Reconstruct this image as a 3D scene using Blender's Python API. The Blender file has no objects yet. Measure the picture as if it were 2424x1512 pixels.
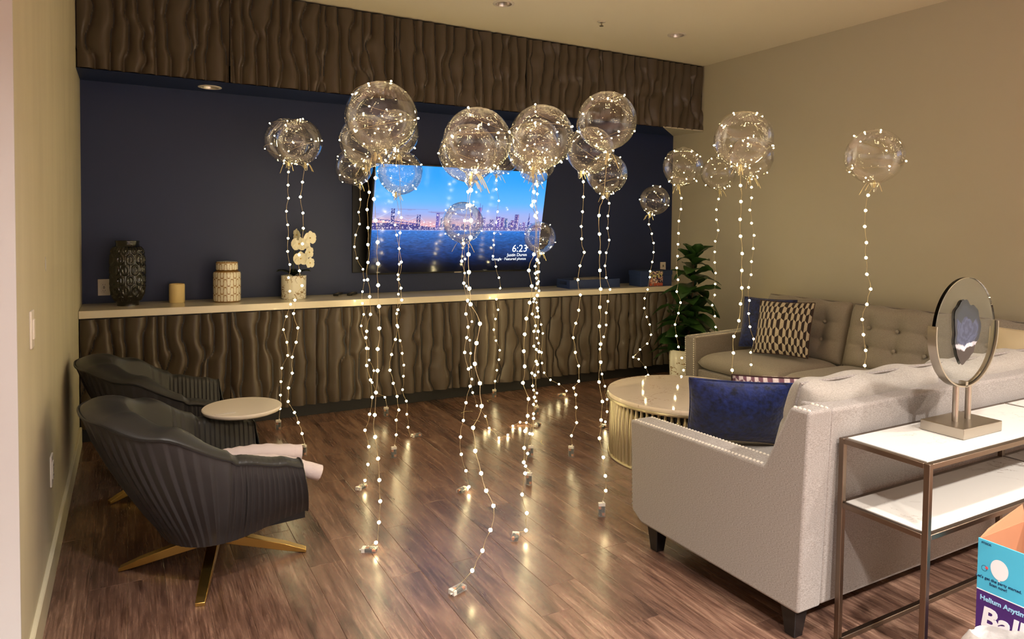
import bpy, bmesh, math, random
import numpy as np
from mathutils import Vector, Matrix

random.seed(7)
scene = bpy.context.scene
col = scene.collection
R = math.radians

# ------------------------------------------------------------------ camera
CAM_H, FPX, PPX, PPY = 1.5, 1637.13, 1212.0, 591.49      # metres, pixels of the 2424x1512 frame
_yaw, _pit, _rol = R(29.04), R(-2.02), R(0.6465)
_F = Vector((math.sin(_yaw)*math.cos(_pit), math.cos(_yaw)*math.cos(_pit), math.sin(_pit)))
_R0 = Vector((math.cos(_yaw), -math.sin(_yaw), 0)); _U0 = _R0.cross(_F)
_RX = _R0*math.cos(_rol) + _U0*math.sin(_rol); _UX = -_R0*math.sin(_rol) + _U0*math.cos(_rol)
CAM = Vector((0, 0, CAM_H))
cd = bpy.data.cameras.new('camera'); cam = bpy.data.objects.new('camera', cd); col.objects.link(cam)
cd.sensor_fit = 'HORIZONTAL'; cd.sensor_width = 36.0; cd.lens = FPX/2424*36.0
cd.shift_y = (PPY-756.0)/2424; cd.clip_start = 0.02
cam.matrix_world = Matrix(((_RX.x, _UX.x, -_F.x, CAM.x), (_RX.y, _UX.y, -_F.y, CAM.y), (_RX.z, _UX.z, -_F.z, CAM.z), (0, 0, 0, 1)))
scene.camera = cam

def ray(x, y):
    return _RX*((x-PPX)/FPX) - _UX*((y-PPY)/FPX) + _F
def on_z(x, y, z):
    r = ray(x, y); return CAM + r*((z-CAM_H)/r.z)
def on_y(x, y, Y):
    r = ray(x, y); return CAM + r*(Y/r.y)
def on_x(x, y, X):
    r = ray(x, y); return CAM + r*(X/r.x)
def at_depth(x, y, d):
    return CAM + ray(x, y)*d
def depth(p):
    return (Vector(p)-CAM).dot(_F)

# ------------------------------------------------------------------ world, lights, exposure
w = bpy.data.worlds.new('world'); scene.world = w; w.use_nodes = True
w.node_tree.nodes['Background'].inputs[0].default_value = (1.0, 0.86, 0.70, 1)
w.node_tree.nodes['Background'].inputs[1].default_value = 0.02
scene.view_settings.view_transform = 'Standard'; scene.view_settings.look = 'None'
scene.view_settings.exposure = 0.45; scene.view_settings.gamma = 1.0
scene.view_settings.use_curve_mapping = False
scene.cycles.transparent_max_bounces = 40
scene.cycles.max_bounces = 6; scene.cycles.diffuse_bounces = 3; scene.cycles.glossy_bounces = 3; scene.cycles.transmission_bounces = 6
scene.cycles.caustics_reflective = False; scene.cycles.caustics_refractive = False
scene.cycles.use_adaptive_sampling = True; scene.cycles.adaptive_threshold = 0.12; scene.cycles.adaptive_min_samples = 16
scene.cycles.sample_clamp_indirect = 6.0

# room frame
XL, XR, YB, ZC = -0.294, 5.268, 5.85, 3.185
YF = 5.39                 # front plane of soffit and cabinets
ZS = 2.505                # underside of the soffit
YW = 2.52                 # where the left wall ends

LAMP = (1.0, 0.94, 0.87)
LAMPS = [(1.55, 0.45, 21), (0.2, 0.9, 23), (3.35, 0.40, 19), (0.35, -1.3, 130), (2.3, -1.3, 130), (4.2, -1.3, 130), (-1.8, -0.6, 52), (0.6, -3.2, 130), (3.0, -3.2, 130)]
def lamp_light(x, y, power):
    ld = bpy.data.lights.new('downlight_beam', 'SPOT'); lo = bpy.data.objects.new('downlight_beam', ld); col.objects.link(lo)
    ld.energy = power*9; ld.color = LAMP; ld.spot_size = R(118); ld.spot_blend = 0.8; ld.shadow_soft_size = 0.06
    lo.location = (x, y, ZC-0.03)
for a in LAMPS: lamp_light(*a)

# ------------------------------------------------------------------ helpers
def lin(c):
    return tuple(((v/255)/12.92 if v/255 <= 0.04045 else ((v/255+0.055)/1.055)**2.4) for v in c[:3]) + (1.0,)

def tag(o, label=None, cat=None, group=None, kind=None):
    if label: o['label'] = label
    if cat: o['category'] = cat
    if group: o['group'] = group
    if kind: o['kind'] = kind
    return o

def thing(name, label, cat, loc=(0, 0, 0), rz=0.0, group=None):
    o = bpy.data.objects.new(name, None); col.objects.link(o)
    o.empty_display_size = 0.05; o.location = loc; o.rotation_euler = (0, 0, rz)
    return tag(o, label, cat, group)

def link_mesh(name, me, mat=None, parent=None):
    o = bpy.data.objects.new(name, me); col.objects.link(o)
    if mat and not me.materials: me.materials.append(mat)
    if parent: o.parent = parent
    return o

class MB:
    def __init__(s): s.v = []; s.f = []
    def add(s, vs, fs):
        n = len(s.v); s.v += [tuple(p) for p in vs]; s.f += [tuple(i+n for i in f) for f in fs]; return s
    def box(s, x0, x1, y0, y1, z0, z1):
        return s.add([(x0,y0,z0),(x1,y0,z0),(x1,y1,z0),(x0,y1,z0),(x0,y0,z1),(x1,y0,z1),(x1,y1,z1),(x0,y1,z1)],
                     [(0,3,2,1),(4,5,6,7),(0,1,5,4),(1,2,6,5),(2,3,7,6),(3,0,4,7)])
    def prism(s, pts, ax, a, b):
        n = len(pts)
        def p3(p, t): return {'x': (t, p[0], p[1]), 'y': (p[0], t, p[1]), 'z': (p[0], p[1], t)}[ax]
        return s.add([p3(p, a) for p in pts]+[p3(p, b) for p in pts],
                     [tuple(range(n)), tuple(range(2*n-1, n-1, -1))]+[(i, (i+1) % n, n+(i+1) % n, n+i) for i in range(n)])
    def bar(s, p0, p1, w, h=None, up=(0, 0, 1)):
        p0, p1 = Vector(p0), Vector(p1); h = h or w; d = (p1-p0).normalized(); u = Vector(up)
        if abs(d.dot(u)) > .99: u = Vector((0, 1, 0))
        a = d.cross(u).normalized()*w/2; b = a.cross(d).normalized()*h/2
        c = [p+q for p in (p0, p1) for q in (-a-b, a-b, a+b, -a+b)]
        return s.add(c, [(0,3,2,1),(4,5,6,7),(0,1,5,4),(1,2,6,5),(2,3,7,6),(3,0,4,7)])
    def cyl(s, p0, p1, r0, r1=None, n=16):
        return s.tube([p0, p1], [r0, r0 if r1 is None else r1], n)
    def tube(s, pts, r, n=6, cap=True):
        pts = [Vector(p) for p in pts]; m = len(pts); rs = r if isinstance(r, (list, tuple)) else [r]*m
        t = [(pts[min(i+1, m-1)]-pts[max(i-1, 0)]).normalized() for i in range(m)]
        a = t[0].orthogonal().normalized(); vs = []
        for i in range(m):
            a = (a - t[i]*a.dot(t[i]))
            a = a.normalized() if a.length > 1e-6 else t[i].orthogonal().normalized()
            b = t[i].cross(a)
            for k in range(n):
                an = 2*math.pi*k/n; vs.append(pts[i]+(a*math.cos(an)+b*math.sin(an))*rs[i])
        fs = [(i*n+k, i*n+(k+1) % n, (i+1)*n+(k+1) % n, (i+1)*n+k) for i in range(m-1) for k in range(n)]
        if cap: fs += [tuple(range(n-1, -1, -1)), tuple(range((m-1)*n, m*n))]
        return s.add(vs, fs)
    def lathe(s, prof, n=32, c=(0, 0, 0), cap=True):
        m = len(prof); vs = [(c[0]+r*math.cos(2*math.pi*k/n), c[1]+r*math.sin(2*math.pi*k/n), c[2]+z) for r, z in prof for k in range(n)]
        fs = [(i*n+k, i*n+(k+1) % n, (i+1)*n+(k+1) % n, (i+1)*n+k) for i in range(m-1) for k in range(n)]
        if cap: fs += [tuple(range(n-1, -1, -1)), tuple(range((m-1)*n, m*n))]
        return s.add(vs, fs)
    def grid(s, P, wrap=False):
        P = np.asarray(P, float); nu, nv = P.shape[:2]
        vs = P.reshape(-1, 3).tolist(); fs = []
        for i in range(nu-1 if not wrap else nu):
            i2 = (i+1) % nu
            for j in range(nv-1): fs.append((i*nv+j, i2*nv+j, i2*nv+j+1, i*nv+j+1))
        return s.add(vs, fs)
    def mesh(s, name, smooth=False, angle=40, weld=0.0):
        me = bpy.data.meshes.new(name); me.from_pydata(s.v, [], s.f)
        bm = bmesh.new(); bm.from_mesh(me)
        if weld: bmesh.ops.remove_doubles(bm, verts=bm.verts, dist=weld)
        bmesh.ops.recalc_face_normals(bm, faces=bm.faces); bm.to_mesh(me); bm.free()
        if smooth:
            me.shade_smooth(); me.set_sharp_from_angle(angle=R(angle))
        return me
    def build(s, name, mat, parent=None, smooth=False, bevel=0.0, seg=2, angle=40, weld=0.0):
        o = link_mesh(name, s.mesh(name, smooth or bevel > 0, angle, weld), mat, parent)
        if bevel:
            b = o.modifiers.new('bevel', 'BEVEL'); b.width = bevel; b.segments = seg; b.limit_method = 'ANGLE'; b.angle_limit = R(30)
            b.harden_normals = False
        return o

def copy_tree(o, parent=None):
    c = o.copy(); col.objects.link(c); c.parent = parent
    for ch in list(o.children): copy_tree(ch, c)
    return c

def fine_grid(nu, nv, fn, colfn=None, name='grid', smooth=True):
    """mesh of nu x nv points, fn(U,V)->(X,Y,Z) arrays, colfn(U,V)->rgb array (sRGB 0..1) stored as attribute Col"""
    u = np.linspace(0, 1, nu); v = np.linspace(0, 1, nv); U, V = np.meshgrid(u, v, indexing='ij')
    X, Y, Z = fn(U, V); co = np.stack([X, Y, Z], -1).reshape(-1, 3).astype(np.float32)
    i = np.arange(nu-1)[:, None]*nv+np.arange(nv-1)[None, :]
    q = np.stack([i, i+nv, i+nv+1, i+1], -1).reshape(-1, 4)
    me = bpy.data.meshes.new(name); me.vertices.add(len(co)); me.vertices.foreach_set('co', co.ravel())
    me.loops.add(q.size); me.polygons.add(len(q))
    me.loops.foreach_set('vertex_index', q.ravel().astype(np.int32))
    me.polygons.foreach_set('loop_start', (np.arange(len(q))*4).astype(np.int32))
    me.update(calc_edges=True); me.validate()
    if colfn is not None:
        c = np.asarray(colfn(U, V), float); c = np.where(c <= 0.04045, c/12.92, ((np.clip(c, 0, None)+0.055)/1.055)**2.4)
        a = me.color_attributes.new('Col', 'FLOAT_COLOR', 'POINT')
        a.data.foreach_set('color', np.concatenate([c.reshape(-1, 3), np.ones((len(co), 1))], 1).astype(np.float32).ravel())
    if smooth: me.shade_smooth()
    return me

def vnoise(X, Y, seed=0, octs=4):
    """value noise in numpy"""
    rng = np.random.RandomState(seed); out = 0; amp = 1; tot = 0
    T = rng.rand(64, 64)
    for o in range(octs):
        x, y = X*2**o, Y*2**o; x0, y0 = np.floor(x).astype(int), np.floor(y).astype(int)
        fx, fy = x-x0, y-y0; fx = fx*fx*(3-2*fx); fy = fy*fy*(3-2*fy)
        g = lambda a, b: T[(a+o*17) % 64, (b+o*29) % 64]
        out = out+amp*((g(x0, y0)*(1-fx)+g(x0+1, y0)*fx)*(1-fy)+(g(x0, y0+1)*(1-fx)+g(x0+1, y0+1)*fx)*fy); tot += amp; amp *= .5
    return out/tot

def spline(pts, sub=5):
    pts = [Vector(p) for p in pts]; out = []
    for i in range(len(pts)-1):
        p0, p1, p2, p3 = pts[max(i-1, 0)], pts[i], pts[i+1], pts[min(i+2, len(pts)-1)]
        for k in range(sub):
            t = k/sub
            out.append(0.5*((2*p1)+(p2-p0)*t+(2*p0-5*p1+4*p2-p3)*t*t+(3*p1-p0-3*p2+p3)*t**3))
    return out+[pts[-1]]

# ------------------------------------------------------------------ materials
def mat(name, c=(200, 200, 200), rough=0.5, metal=0.0, noise=None, bump=None, coat=0.0, emit=None, attr=None, spec=None, sheen=0.0, stretch=(1, 1, 1), trans=0.0, ior=1.45, alpha=None):
    m = bpy.data.materials.new(name); m.use_nodes = True; nt = m.node_tree; b = nt.nodes['Principled BSDF']; L = nt.links.new
    b.inputs['Base Color'].default_value = lin(c); b.inputs['Roughness'].default_value = rough; b.inputs['Metallic'].default_value = metal
    b.inputs['Coat Weight'].default_value = coat; b.inputs['Transmission Weight'].default_value = trans; b.inputs['IOR'].default_value = ior
    if spec is not None: b.inputs['Specular IOR Level'].default_value = spec
    if sheen: b.inputs['Sheen Weight'].default_value = sheen; b.inputs['Sheen Roughness'].default_value = 0.4
    if alpha is not None: b.inputs['Alpha'].default_value = alpha
    tc = None
    def coords():
        t = nt.nodes.new('ShaderNodeTexCoord'); mp = nt.nodes.new('ShaderNodeMapping'); mp.inputs['Scale'].default_value = stretch
        L(t.outputs['Object'], mp.inputs['Vector']); return mp.outputs['Vector']
    if attr:
        a = nt.nodes.new('ShaderNodeAttribute'); a.attribute_name = 'Col'; L(a.outputs['Color'], b.inputs['Base Color'])
    if noise or bump: tc = coords()
    if noise:
        sc, amt, c2 = noise
        n = nt.nodes.new('ShaderNodeTexNoise'); n.inputs['Scale'].default_value = sc; n.inputs['Detail'].default_value = 5; L(tc, n.inputs['Vector'])
        r = nt.nodes.new('ShaderNodeMapRange'); r.inputs['From Min'].default_value = 0.3; r.inputs['From Max'].default_value = 0.7
        r.inputs['To Max'].default_value = amt; L(n.outputs['Fac'], r.inputs['Value'])
        x = nt.nodes.new('ShaderNodeMix'); x.data_type = 'RGBA'; x.inputs[6].default_value = lin(c); x.inputs[7].default_value = lin(c2)
        L(r.outputs['Result'], x.inputs[0]); L(x.outputs[2], b.inputs['Base Color'])
    if bump:
        sc, st = bump[:2]; dist = bump[2] if len(bump) > 2 else 0.002
        n = nt.nodes.new('ShaderNodeTexNoise'); n.inputs['Scale'].default_value = sc; n.inputs['Detail'].default_value = 4; L(tc, n.inputs['Vector'])
        u = nt.nodes.new('ShaderNodeBump'); u.inputs['Strength'].default_value = st; u.inputs['Distance'].default_value = dist
        L(n.outputs['Fac'], u.inputs['Height']); L(u.outputs['Normal'], b.inputs['Normal'])
    if emit:
        b.inputs['Emission Color'].default_value = lin(emit[0]); b.inputs['Emission Strength'].default_value = emit[1]
    return m

def wood_floor_mat():
    m = bpy.data.materials.new('wood_plank'); m.use_nodes = True; nt = m.node_tree; b = nt.nodes['Principled BSDF']; L = nt.links.new; N = nt.nodes.new
    tc = N('ShaderNodeTexCoord'); oi = N('ShaderNodeObjectInfo'); vm = N('ShaderNodeVectorMath'); vm.operation = 'MULTIPLY_ADD'
    cx = N('ShaderNodeCombineXYZ'); mu = N('ShaderNodeMath'); mu.operation = 'MULTIPLY'; mu.inputs[1].default_value = 53.0
    L(oi.outputs['Random'], mu.inputs[0])
    for k in range(3): L(mu.outputs[0], cx.inputs[k])
    vm.inputs[1].default_value = (1, 1, 1); L(tc.outputs['Object'], vm.inputs[0]); L(cx.outputs[0], vm.inputs[2])
    def ns(scale, detail, dist, rough=.6):
        mp = N('ShaderNodeMapping'); mp.inputs['Scale'].default_value = scale; L(vm.outputs[0], mp.inputs['Vector'])
        n = N('ShaderNodeTexNoise'); n.inputs['Scale'].default_value = 1; n.inputs['Detail'].default_value = detail; n.inputs['Distortion'].default_value = dist
        n.inputs['Roughness'].default_value = rough; L(mp.outputs[0], n.inputs['Vector']); return n.outputs['Fac']
    big = ns((9, 1.6, 1), 4, 1.2); fine = ns((110, 5, 1), 5, .6, .7); knot = ns((11, 2.6, 1), 3, 2.0)
    r1 = N('ShaderNodeValToRGB'); e = r1.color_ramp.elements
    e[0].position = .3; e[0].color = lin((78, 56, 48)); e[1].position = .72; e[1].color = lin((148, 117, 98))
    x = e.new(.5); x.color = lin((114, 85, 71)); L(big, r1.inputs[0])
    r2 = N('ShaderNodeValToRGB'); e = r2.color_ramp.elements
    e[0].position = .30; e[0].color = lin((140, 126, 118)); e[1].position = .60; e[1].color = (1, 1, 1, 1); L(fine, r2.inputs[0])
    r3 = N('ShaderNodeValToRGB'); e = r3.color_ramp.elements
    e[0].position = .20; e[0].color = lin((175, 155, 145)); e[1].position = .36; e[1].color = (1, 1, 1, 1); L(knot, r3.inputs[0])
    def mul(a, c):
        q = N('ShaderNodeMix'); q.data_type = 'RGBA'; q.blend_type = 'MULTIPLY'; q.inputs[0].default_value = 1; L(a, q.inputs[6]); L(c, q.inputs[7]); return q.outputs[2]
    c = mul(mul(r1.outputs[0], r2.outputs[0]), r3.outputs[0])
    h = N('ShaderNodeHueSaturation'); mr = N('ShaderNodeMapRange'); mr.inputs['To Min'].default_value = .86; mr.inputs['To Max'].default_value = 1.14
    L(oi.outputs['Random'], mr.inputs['Value']); L(mr.outputs[0], h.inputs['Value']); L(c, h.inputs['Color']); L(h.outputs[0], b.inputs['Base Color'])
    rr = N('ShaderNodeMapRange'); rr.inputs['To Min'].default_value = .33; rr.inputs['To Max'].default_value = .23; L(fine, rr.inputs['Value']); L(rr.outputs[0], b.inputs['Roughness'])
    bu = N('ShaderNodeBump'); bu.inputs['Strength'].default_value = .10; bu.inputs['Distance'].default_value = .001; L(fine, bu.inputs['Height']); L(bu.outputs[0], b.inputs['Normal'])
    b.inputs['Specular IOR Level'].default_value = .75
    return m

def marble_mat(name, base, vein, scale, rough=.12):
    m = bpy.data.materials.new(name); m.use_nodes = True; nt = m.node_tree; b = nt.nodes['Principled BSDF']; L = nt.links.new; N = nt.nodes.new
    tc = N('ShaderNodeTexCoord'); n = N('ShaderNodeTexNoise'); n.inputs['Scale'].default_value = scale; n.inputs['Detail'].default_value = 9; n.inputs['Distortion'].default_value = 1.4; n.inputs['Roughness'].default_value = .62
    L(tc.outputs['Object'], n.inputs['Vector'])
    r = N('ShaderNodeValToRGB'); e = r.color_ramp.elements; e[0].position = .455; e[0].color = lin(base); e[1].position = .545; e[1].color = lin(base)
    for p, c in ((.492, base), (.5, vein), (.508, base)): q = e.new(p); q.color = lin(c)
    L(n.outputs['Fac'], r.inputs[0])
    n2 = N('ShaderNodeTexNoise'); n2.inputs['Scale'].default_value = scale*.8; L(tc.outputs['Object'], n2.inputs['Vector'])
    x = N('ShaderNodeMix'); x.data_type = 'RGBA'; x.inputs[6].default_value = lin(base); L(r.outputs[0], x.inputs[7])
    mr = N('ShaderNodeMapRange'); mr.inputs['From Min'].default_value = .4; mr.inputs['From Max'].default_value = .6; L(n2.outputs['Fac'], mr.inputs['Value'])
    L(mr.outputs[0], x.inputs[0]); L(x.outputs[2], b.inputs['Base Color'])
    b.inputs['Roughness'].default_value = rough
    return m

def bubble_mat():
    m = bpy.data.materials.new('clear_bubble_film'); m.use_nodes = True; nt = m.node_tree; nt.nodes.clear(); N = nt.nodes.new; L = nt.links.new
    out = N('ShaderNodeOutputMaterial'); mx = N('ShaderNodeMixShader'); tr = N('ShaderNodeBsdfTransparent'); gl = N('ShaderNodeBsdfGlossy'); fr = N('ShaderNodeFresnel')
    tr.inputs[0].default_value = (.975, .97, .955, 1); gl.inputs['Roughness'].default_value = .035; gl.inputs[0].default_value = (1, 1, 1, 1)
    fr.inputs['IOR'].default_value = 1.45
    tc = N('ShaderNodeTexCoord'); n = N('ShaderNodeTexNoise'); n.inputs['Scale'].default_value = 22; n.inputs['Detail'].default_value = 2; L(tc.outputs['Object'], n.inputs['Vector'])
    bu = N('ShaderNodeBump'); bu.inputs['Strength'].default_value = .18; bu.inputs['Distance'].default_value = .004; L(n.outputs['Fac'], bu.inputs['Height']); L(bu.outputs[0], gl.inputs['Normal'])
    ad = N('ShaderNodeMath'); ad.operation = 'MULTIPLY'; ad.inputs[1].default_value = 1.8; L(fr.outputs[0], ad.inputs[0]); mn = N('ShaderNodeMath'); mn.operation = 'MINIMUM'; mn.inputs[1].default_value = .42; L(ad.outputs[0], mn.inputs[0])
    L(mn.outputs[0], mx.inputs[0]); L(tr.outputs[0], mx.inputs[1]); L(gl.outputs[0], mx.inputs[2]); L(mx.outputs[0], out.inputs['Surface'])
    return m

M = {}
M['wood'] = wood_floor_mat()
M['sub'] = mat('floor_underlay', (40, 28, 24), .7)
M['beige'] = mat('beige_wall_paint', (196, 189, 172), .62, bump=(160, .08, .001))
M['beige_l'] = mat('scuffed_beige_wall_paint', (206, 198, 172), .6, noise=(2.3, .26, (158, 148, 128)), stretch=(1, 2.4, .6), bump=(160, .08, .001))
M['white_wall'] = mat('white_wall_paint', (204, 203, 204), .6)
M['ceil'] = mat('ceiling_paint', (236, 228, 208), .8, bump=(180, .05, .001))
M['navy'] = mat('navy_wall_paint', (31, 44, 82), .5, bump=(160, .08, .001))
M['wave'] = mat('carved_brown_wood', (84, 73, 62), .34, noise=(6, .35, (64, 55, 46)), stretch=(6, 6, .6))
M['dark'] = mat('black_brown_trim', (26, 22, 21), .5)
M['toe'] = mat('black_toe_kick', (30, 29, 30), .55)
M['counter'] = mat('cream_quartz', (222, 213, 196), .14, noise=(60, .12, (206, 196, 176)))
M['base_paint'] = mat('baseboard_paint', (206, 198, 172), .4)
M['linen'] = mat('grey_beige_linen', (164, 156, 151), .85, noise=(150, 1.0, (118, 110, 104)), stretch=(1, 1, 3.4), bump=(700, .5, .0012), sheen=.25)
M['linen_cush'] = mat('grey_beige_linen_cushion', (168, 160, 151), .85, noise=(180, .8, (130, 122, 113)), stretch=(1, 1, 2.4), bump=(700, .45, .0012), sheen=.25)
M['black_wood'] = mat('black_stained_wood', (22, 19, 19), .35)
M['nail'] = mat('pewter_nailheads', (226, 219, 206), .35, .45)
M['leather'] = mat('charcoal_leather', (50, 49, 51), .40, noise=(9, .4, (38, 37, 38)), bump=(240, .25, .0012), spec=.45)
M['leather_s'] = mat('charcoal_leather_smooth', (46, 46, 46), .42, noise=(5, .4, (36, 36, 36)), bump=(240, .2, .001), spec=.45)
M['pipe'] = mat('black_piping', (24, 24, 26), .4)
M['brass'] = mat('brushed_brass', (196, 160, 88), .28, 1.0, bump=(90, .05, .001))
M['gold'] = mat('satin_gold_metal', (200, 190, 166), .34, 1.0)
M['bronze'] = mat('brushed_bronze_nickel', (128, 112, 98), .34, 1.0, bump=(140, .06, .001))
M['nickel'] = mat('brushed_nickel', (176, 168, 156), .28, 1.0, bump=(120, .05, .001))
M['steel'] = mat('chrome_reflector', (214, 208, 200), .3, 1.0)
M['marble'] = marble_mat('rosy_white_marble', (222, 208, 194), (158, 116, 88), 3.2, .06)
M['marble2'] = marble_mat('white_marble', (198, 193, 186), (140, 128, 116), 2.6, .25)
M['white'] = mat('white_plastic', (222, 214, 204), .4)
M['white_top'] = mat('white_lacquer', (222, 212, 196), .3)
M['black_pl'] = mat('black_plastic', (14, 14, 15), .3)
M['black_box'] = mat('black_wall_box', (9, 9, 10), .35)
M['black_gl'] = mat('black_glazed_ceramic', (12, 13, 12), .12, coat=.6)
M['wax'] = mat('ivory_wax', (232, 208, 150), .55)
M['velvet'] = mat('navy_velvet', (28, 46, 112), .62, noise=(46, 1.0, (9, 16, 44)), sheen=.45, bump=(60, .7, .004))
M['blue_box'] = mat('blue_linen_board', (40, 58, 102), .6, noise=(300, .3, (34, 48, 86)))
M['paper'] = mat('printed_paper', (180, 172, 158), .6, noise=(9, .9, (92, 92, 96)))
M['soil'] = mat('dark_moss', (18, 24, 14), .9)
M['leaf'] = mat('dark_green_leaf', (46, 74, 34), .32, noise=(14, .6, (28, 48, 24)), bump=(30, .2, .002))
M['leaf_orchid'] = mat('orchid_leaf', (24, 34, 20), .4)
M['stem'] = mat('green_stem', (70, 78, 42), .6)
M['trunk'] = mat('brown_trunk', (60, 46, 32), .8)
M['petal'] = mat('cream_petal', (246, 242, 224), .5, noise=(30, .2, (236, 224, 180)))
M['lip'] = mat('orchid_lip', (196, 164, 84), .5)
M['cloth'] = mat('pale_pink_cotton', (206, 193, 193), .85, noise=(14, .25, (190, 176, 176)), bump=(26, .25, .004))
M['clear'] = mat('clear_plastic', (235, 235, 230), .12, alpha=.16)
M['batt'] = mat('black_battery_wrap', (18, 18, 20), .3)
M['copper'] = mat('copper_battery_end', (196, 124, 84), .3, .6)
M['ribbon'] = mat('champagne_ribbon', (226, 210, 160), .4)
M['wire'] = mat('fine_silver_copper_wire', (214, 196, 158), .35, .6)
M['bulb'] = mat('warm_led_bulb', (255, 240, 200), .3, emit=((255, 232, 172), 54.0))
M['bubble'] = bubble_mat()
M['card'] = mat('brown_cardboard', (156, 102, 72), .8)
M['box_blue'] = mat('sky_blue_print', (74, 176, 210), .5)
M['box_purple'] = mat('purple_print', (70, 36, 104), .5)
M['ink'] = mat('dark_blue_ink', (24, 60, 96), .5)
M['ink_w'] = mat('pale_print', (232, 226, 230), .5)
M['ink_b'] = mat('light_blue_print', (150, 196, 226), .5)
M['ink_r'] = mat('coral_print', (232, 92, 100), .5)
M['bag'] = mat('white_plastic_bag', (214, 210, 208), .35, bump=(18, .6, .01), alpha=.97)
M['attr_gloss'] = mat('glazed_pattern', rough=.2, attr=True)
M['attr_matte'] = mat('woven_pattern', rough=.8, attr=True, sheen=.2, bump=(300, .3, .001))
M['attr_print'] = mat('glossy_print', rough=.25, attr=True)
M['lamp_off'] = mat('lamp_lens', (120, 112, 100), .3)
M['lamp_on'] = mat('lit_lamp_lens', (255, 240, 215), .4, emit=((255, 232, 200), 14.0))
M['fur'] = mat('cream_fur', (206, 190, 158), .95)

# ------------------------------------------------------------------ the setting
def struct(name, mb, m, parent=None, **k):
    return tag(mb.build(name, m, parent, **k), kind='structure')
YN, XF = -4.6, -3.6       # far ends of the open room behind the viewer
floor = struct('floor', MB().box(XF, XR, YN, YB, -.08, -.006), M['sub'])
PW, PL = .139, 1.22
plank_mesh = {}
def plank(w_, l):
    key = (round(w_, 3), round(l, 3))
    if key not in plank_mesh:
        g, c = .0002, .0012; a, b_ = w_/2-g, l/2-g; mb = MB()
        o = [(-a, -b_), (a, -b_), (a, b_), (-a, b_)]; i = [(-a+c, -b_+c), (a-c, -b_+c), (a-c, b_-c), (-a+c, b_-c)]
        mb.add([(x, y, -.006) for x, y in o]+[(x, y, -.0008) for x, y in o]+[(x, y, 0) for x, y in i],
               [(0,3,2,1)]+[(k, (k+1) % 4, 4+(k+1) % 4, 4+k) for k in range(4)]+[(4+k, 4+(k+1) % 4, 8+(k+1) % 4, 8+k) for k in range(4)]+[(8, 9, 10, 11)])
        me = mb.mesh('floor_plank'); me.materials.append(M['wood']); plank_mesh[key] = me
    return plank_mesh[key]
rng = random.Random(3); count = 0
xs = [.96+PW*k for k in range(-9, 32)]
for k in range(len(xs)-1):
    x0, x1 = max(xs[k], XL+.001), min(xs[k+1], XR-.001)
    if x1-x0 < .02: continue
    stop = 5.455; y = stop-rng.choice([.25, .45, .62, .8, 1.0, 1.22]); top = stop
    lo = 1.0 if x0 > 1.7 else 1.6
    while top > lo:
        l = top-y; o = link_mesh('floor_plank', plank(x1-x0, l), None, floor); o.location = ((x0+x1)/2, (top+y)/2, 0); count += 1
        top = y; y = top-PL
    # the boards behind the viewer, one strip per row
    l = top-YN-.01; pl = link_mesh('floor_board_run', plank(x1-x0, l), None, floor); pl.location = ((x0+x1)/2, top-l/2, 0)
o = MB().box(XF, XL-.002, YN, YW-.02, -.006, 0).build('floor_board_run', M['wood'], floor)

def holed_sheet(outline, z, holes, r):
    """flat sheet at height z with round openings for the recessed lamps"""
    bm = bmesh.new(); edges = []
    def loop(pts):
        vs = [bm.verts.new((x, y, z)) for x, y in pts]
        for i in range(len(vs)): edges.append(bm.edges.new((vs[i], vs[(i+1) % len(vs)])))
    loop(outline)
    for hx, hy in holes: loop([(hx+r*math.cos(2*math.pi*k/24), hy+r*math.sin(2*math.pi*k/24)) for k in range(24)])
    bmesh.ops.triangle_fill(bm, use_beauty=True, use_dissolve=False, edges=edges)
    me = bpy.data.meshes.new('sheet'); bm.to_mesh(me); bm.free(); return me
OFF_LAMPS = [(2.507, 4.69), (4.216, 4.66)]
SOFFIT_LAMP = (.54, 5.635)
DR = .082
cs = holed_sheet([(XF, YN), (XR, YN), (XR, YB+.1), (XF, YB+.1)], ZC, OFF_LAMPS+[(a[0], a[1]) for a in LAMPS], DR*.8)
ceiling = tag(link_mesh('ceiling', cs, M['ceil']), kind='structure')
MB().box(XF, XR, YN, YB+.1, ZC+.13, ZC+.2).build('ceiling_deck', M['ceil'], ceiling)
struct('wall_back', MB().box(XL-.1, XR+.1, YB, YB+.12, -.08, ZC), M['navy'])
struct('wall_right', MB().box(XR, XR+.12, YN, YB, -.08, ZC), M['beige'])
struct('wall_left', MB().box(XL-.12, XL, YW+.012, YB, -.08, ZC), M['beige_l'])
struct('wall_corner', MB().box(XF, XL, YW, YW+.012, -.08, ZC), M['white_wall'])
struct('wall_far_left', MB().box(XF-.12, XF, YN, YW+.012, -.08, ZC), M['white_wall'])
struct('wall_front', MB().box(XF, XR, YN-.12, YN, -.08, ZC), M['white_wall'])
struct('baseboard_left', MB().prism([(XL, 0), (XL+.015, 0), (XL+.015, .118), (XL+.011, .122), (XL, .122)], 'y', YW+.002, 5.39), M['base_paint'])
struct('baseboard_right', MB().prism([(XR-.015, 0), (XR, 0), (XR, .122), (XR-.011, .122), (XR-.015, .118)], 'y', YN+.01, 5.38), M['base_paint'])
struct('baseboard_back', MB().box(XL+.002, XR-.002, 5.456, 5.475, 0, .088), M['toe'])

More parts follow.
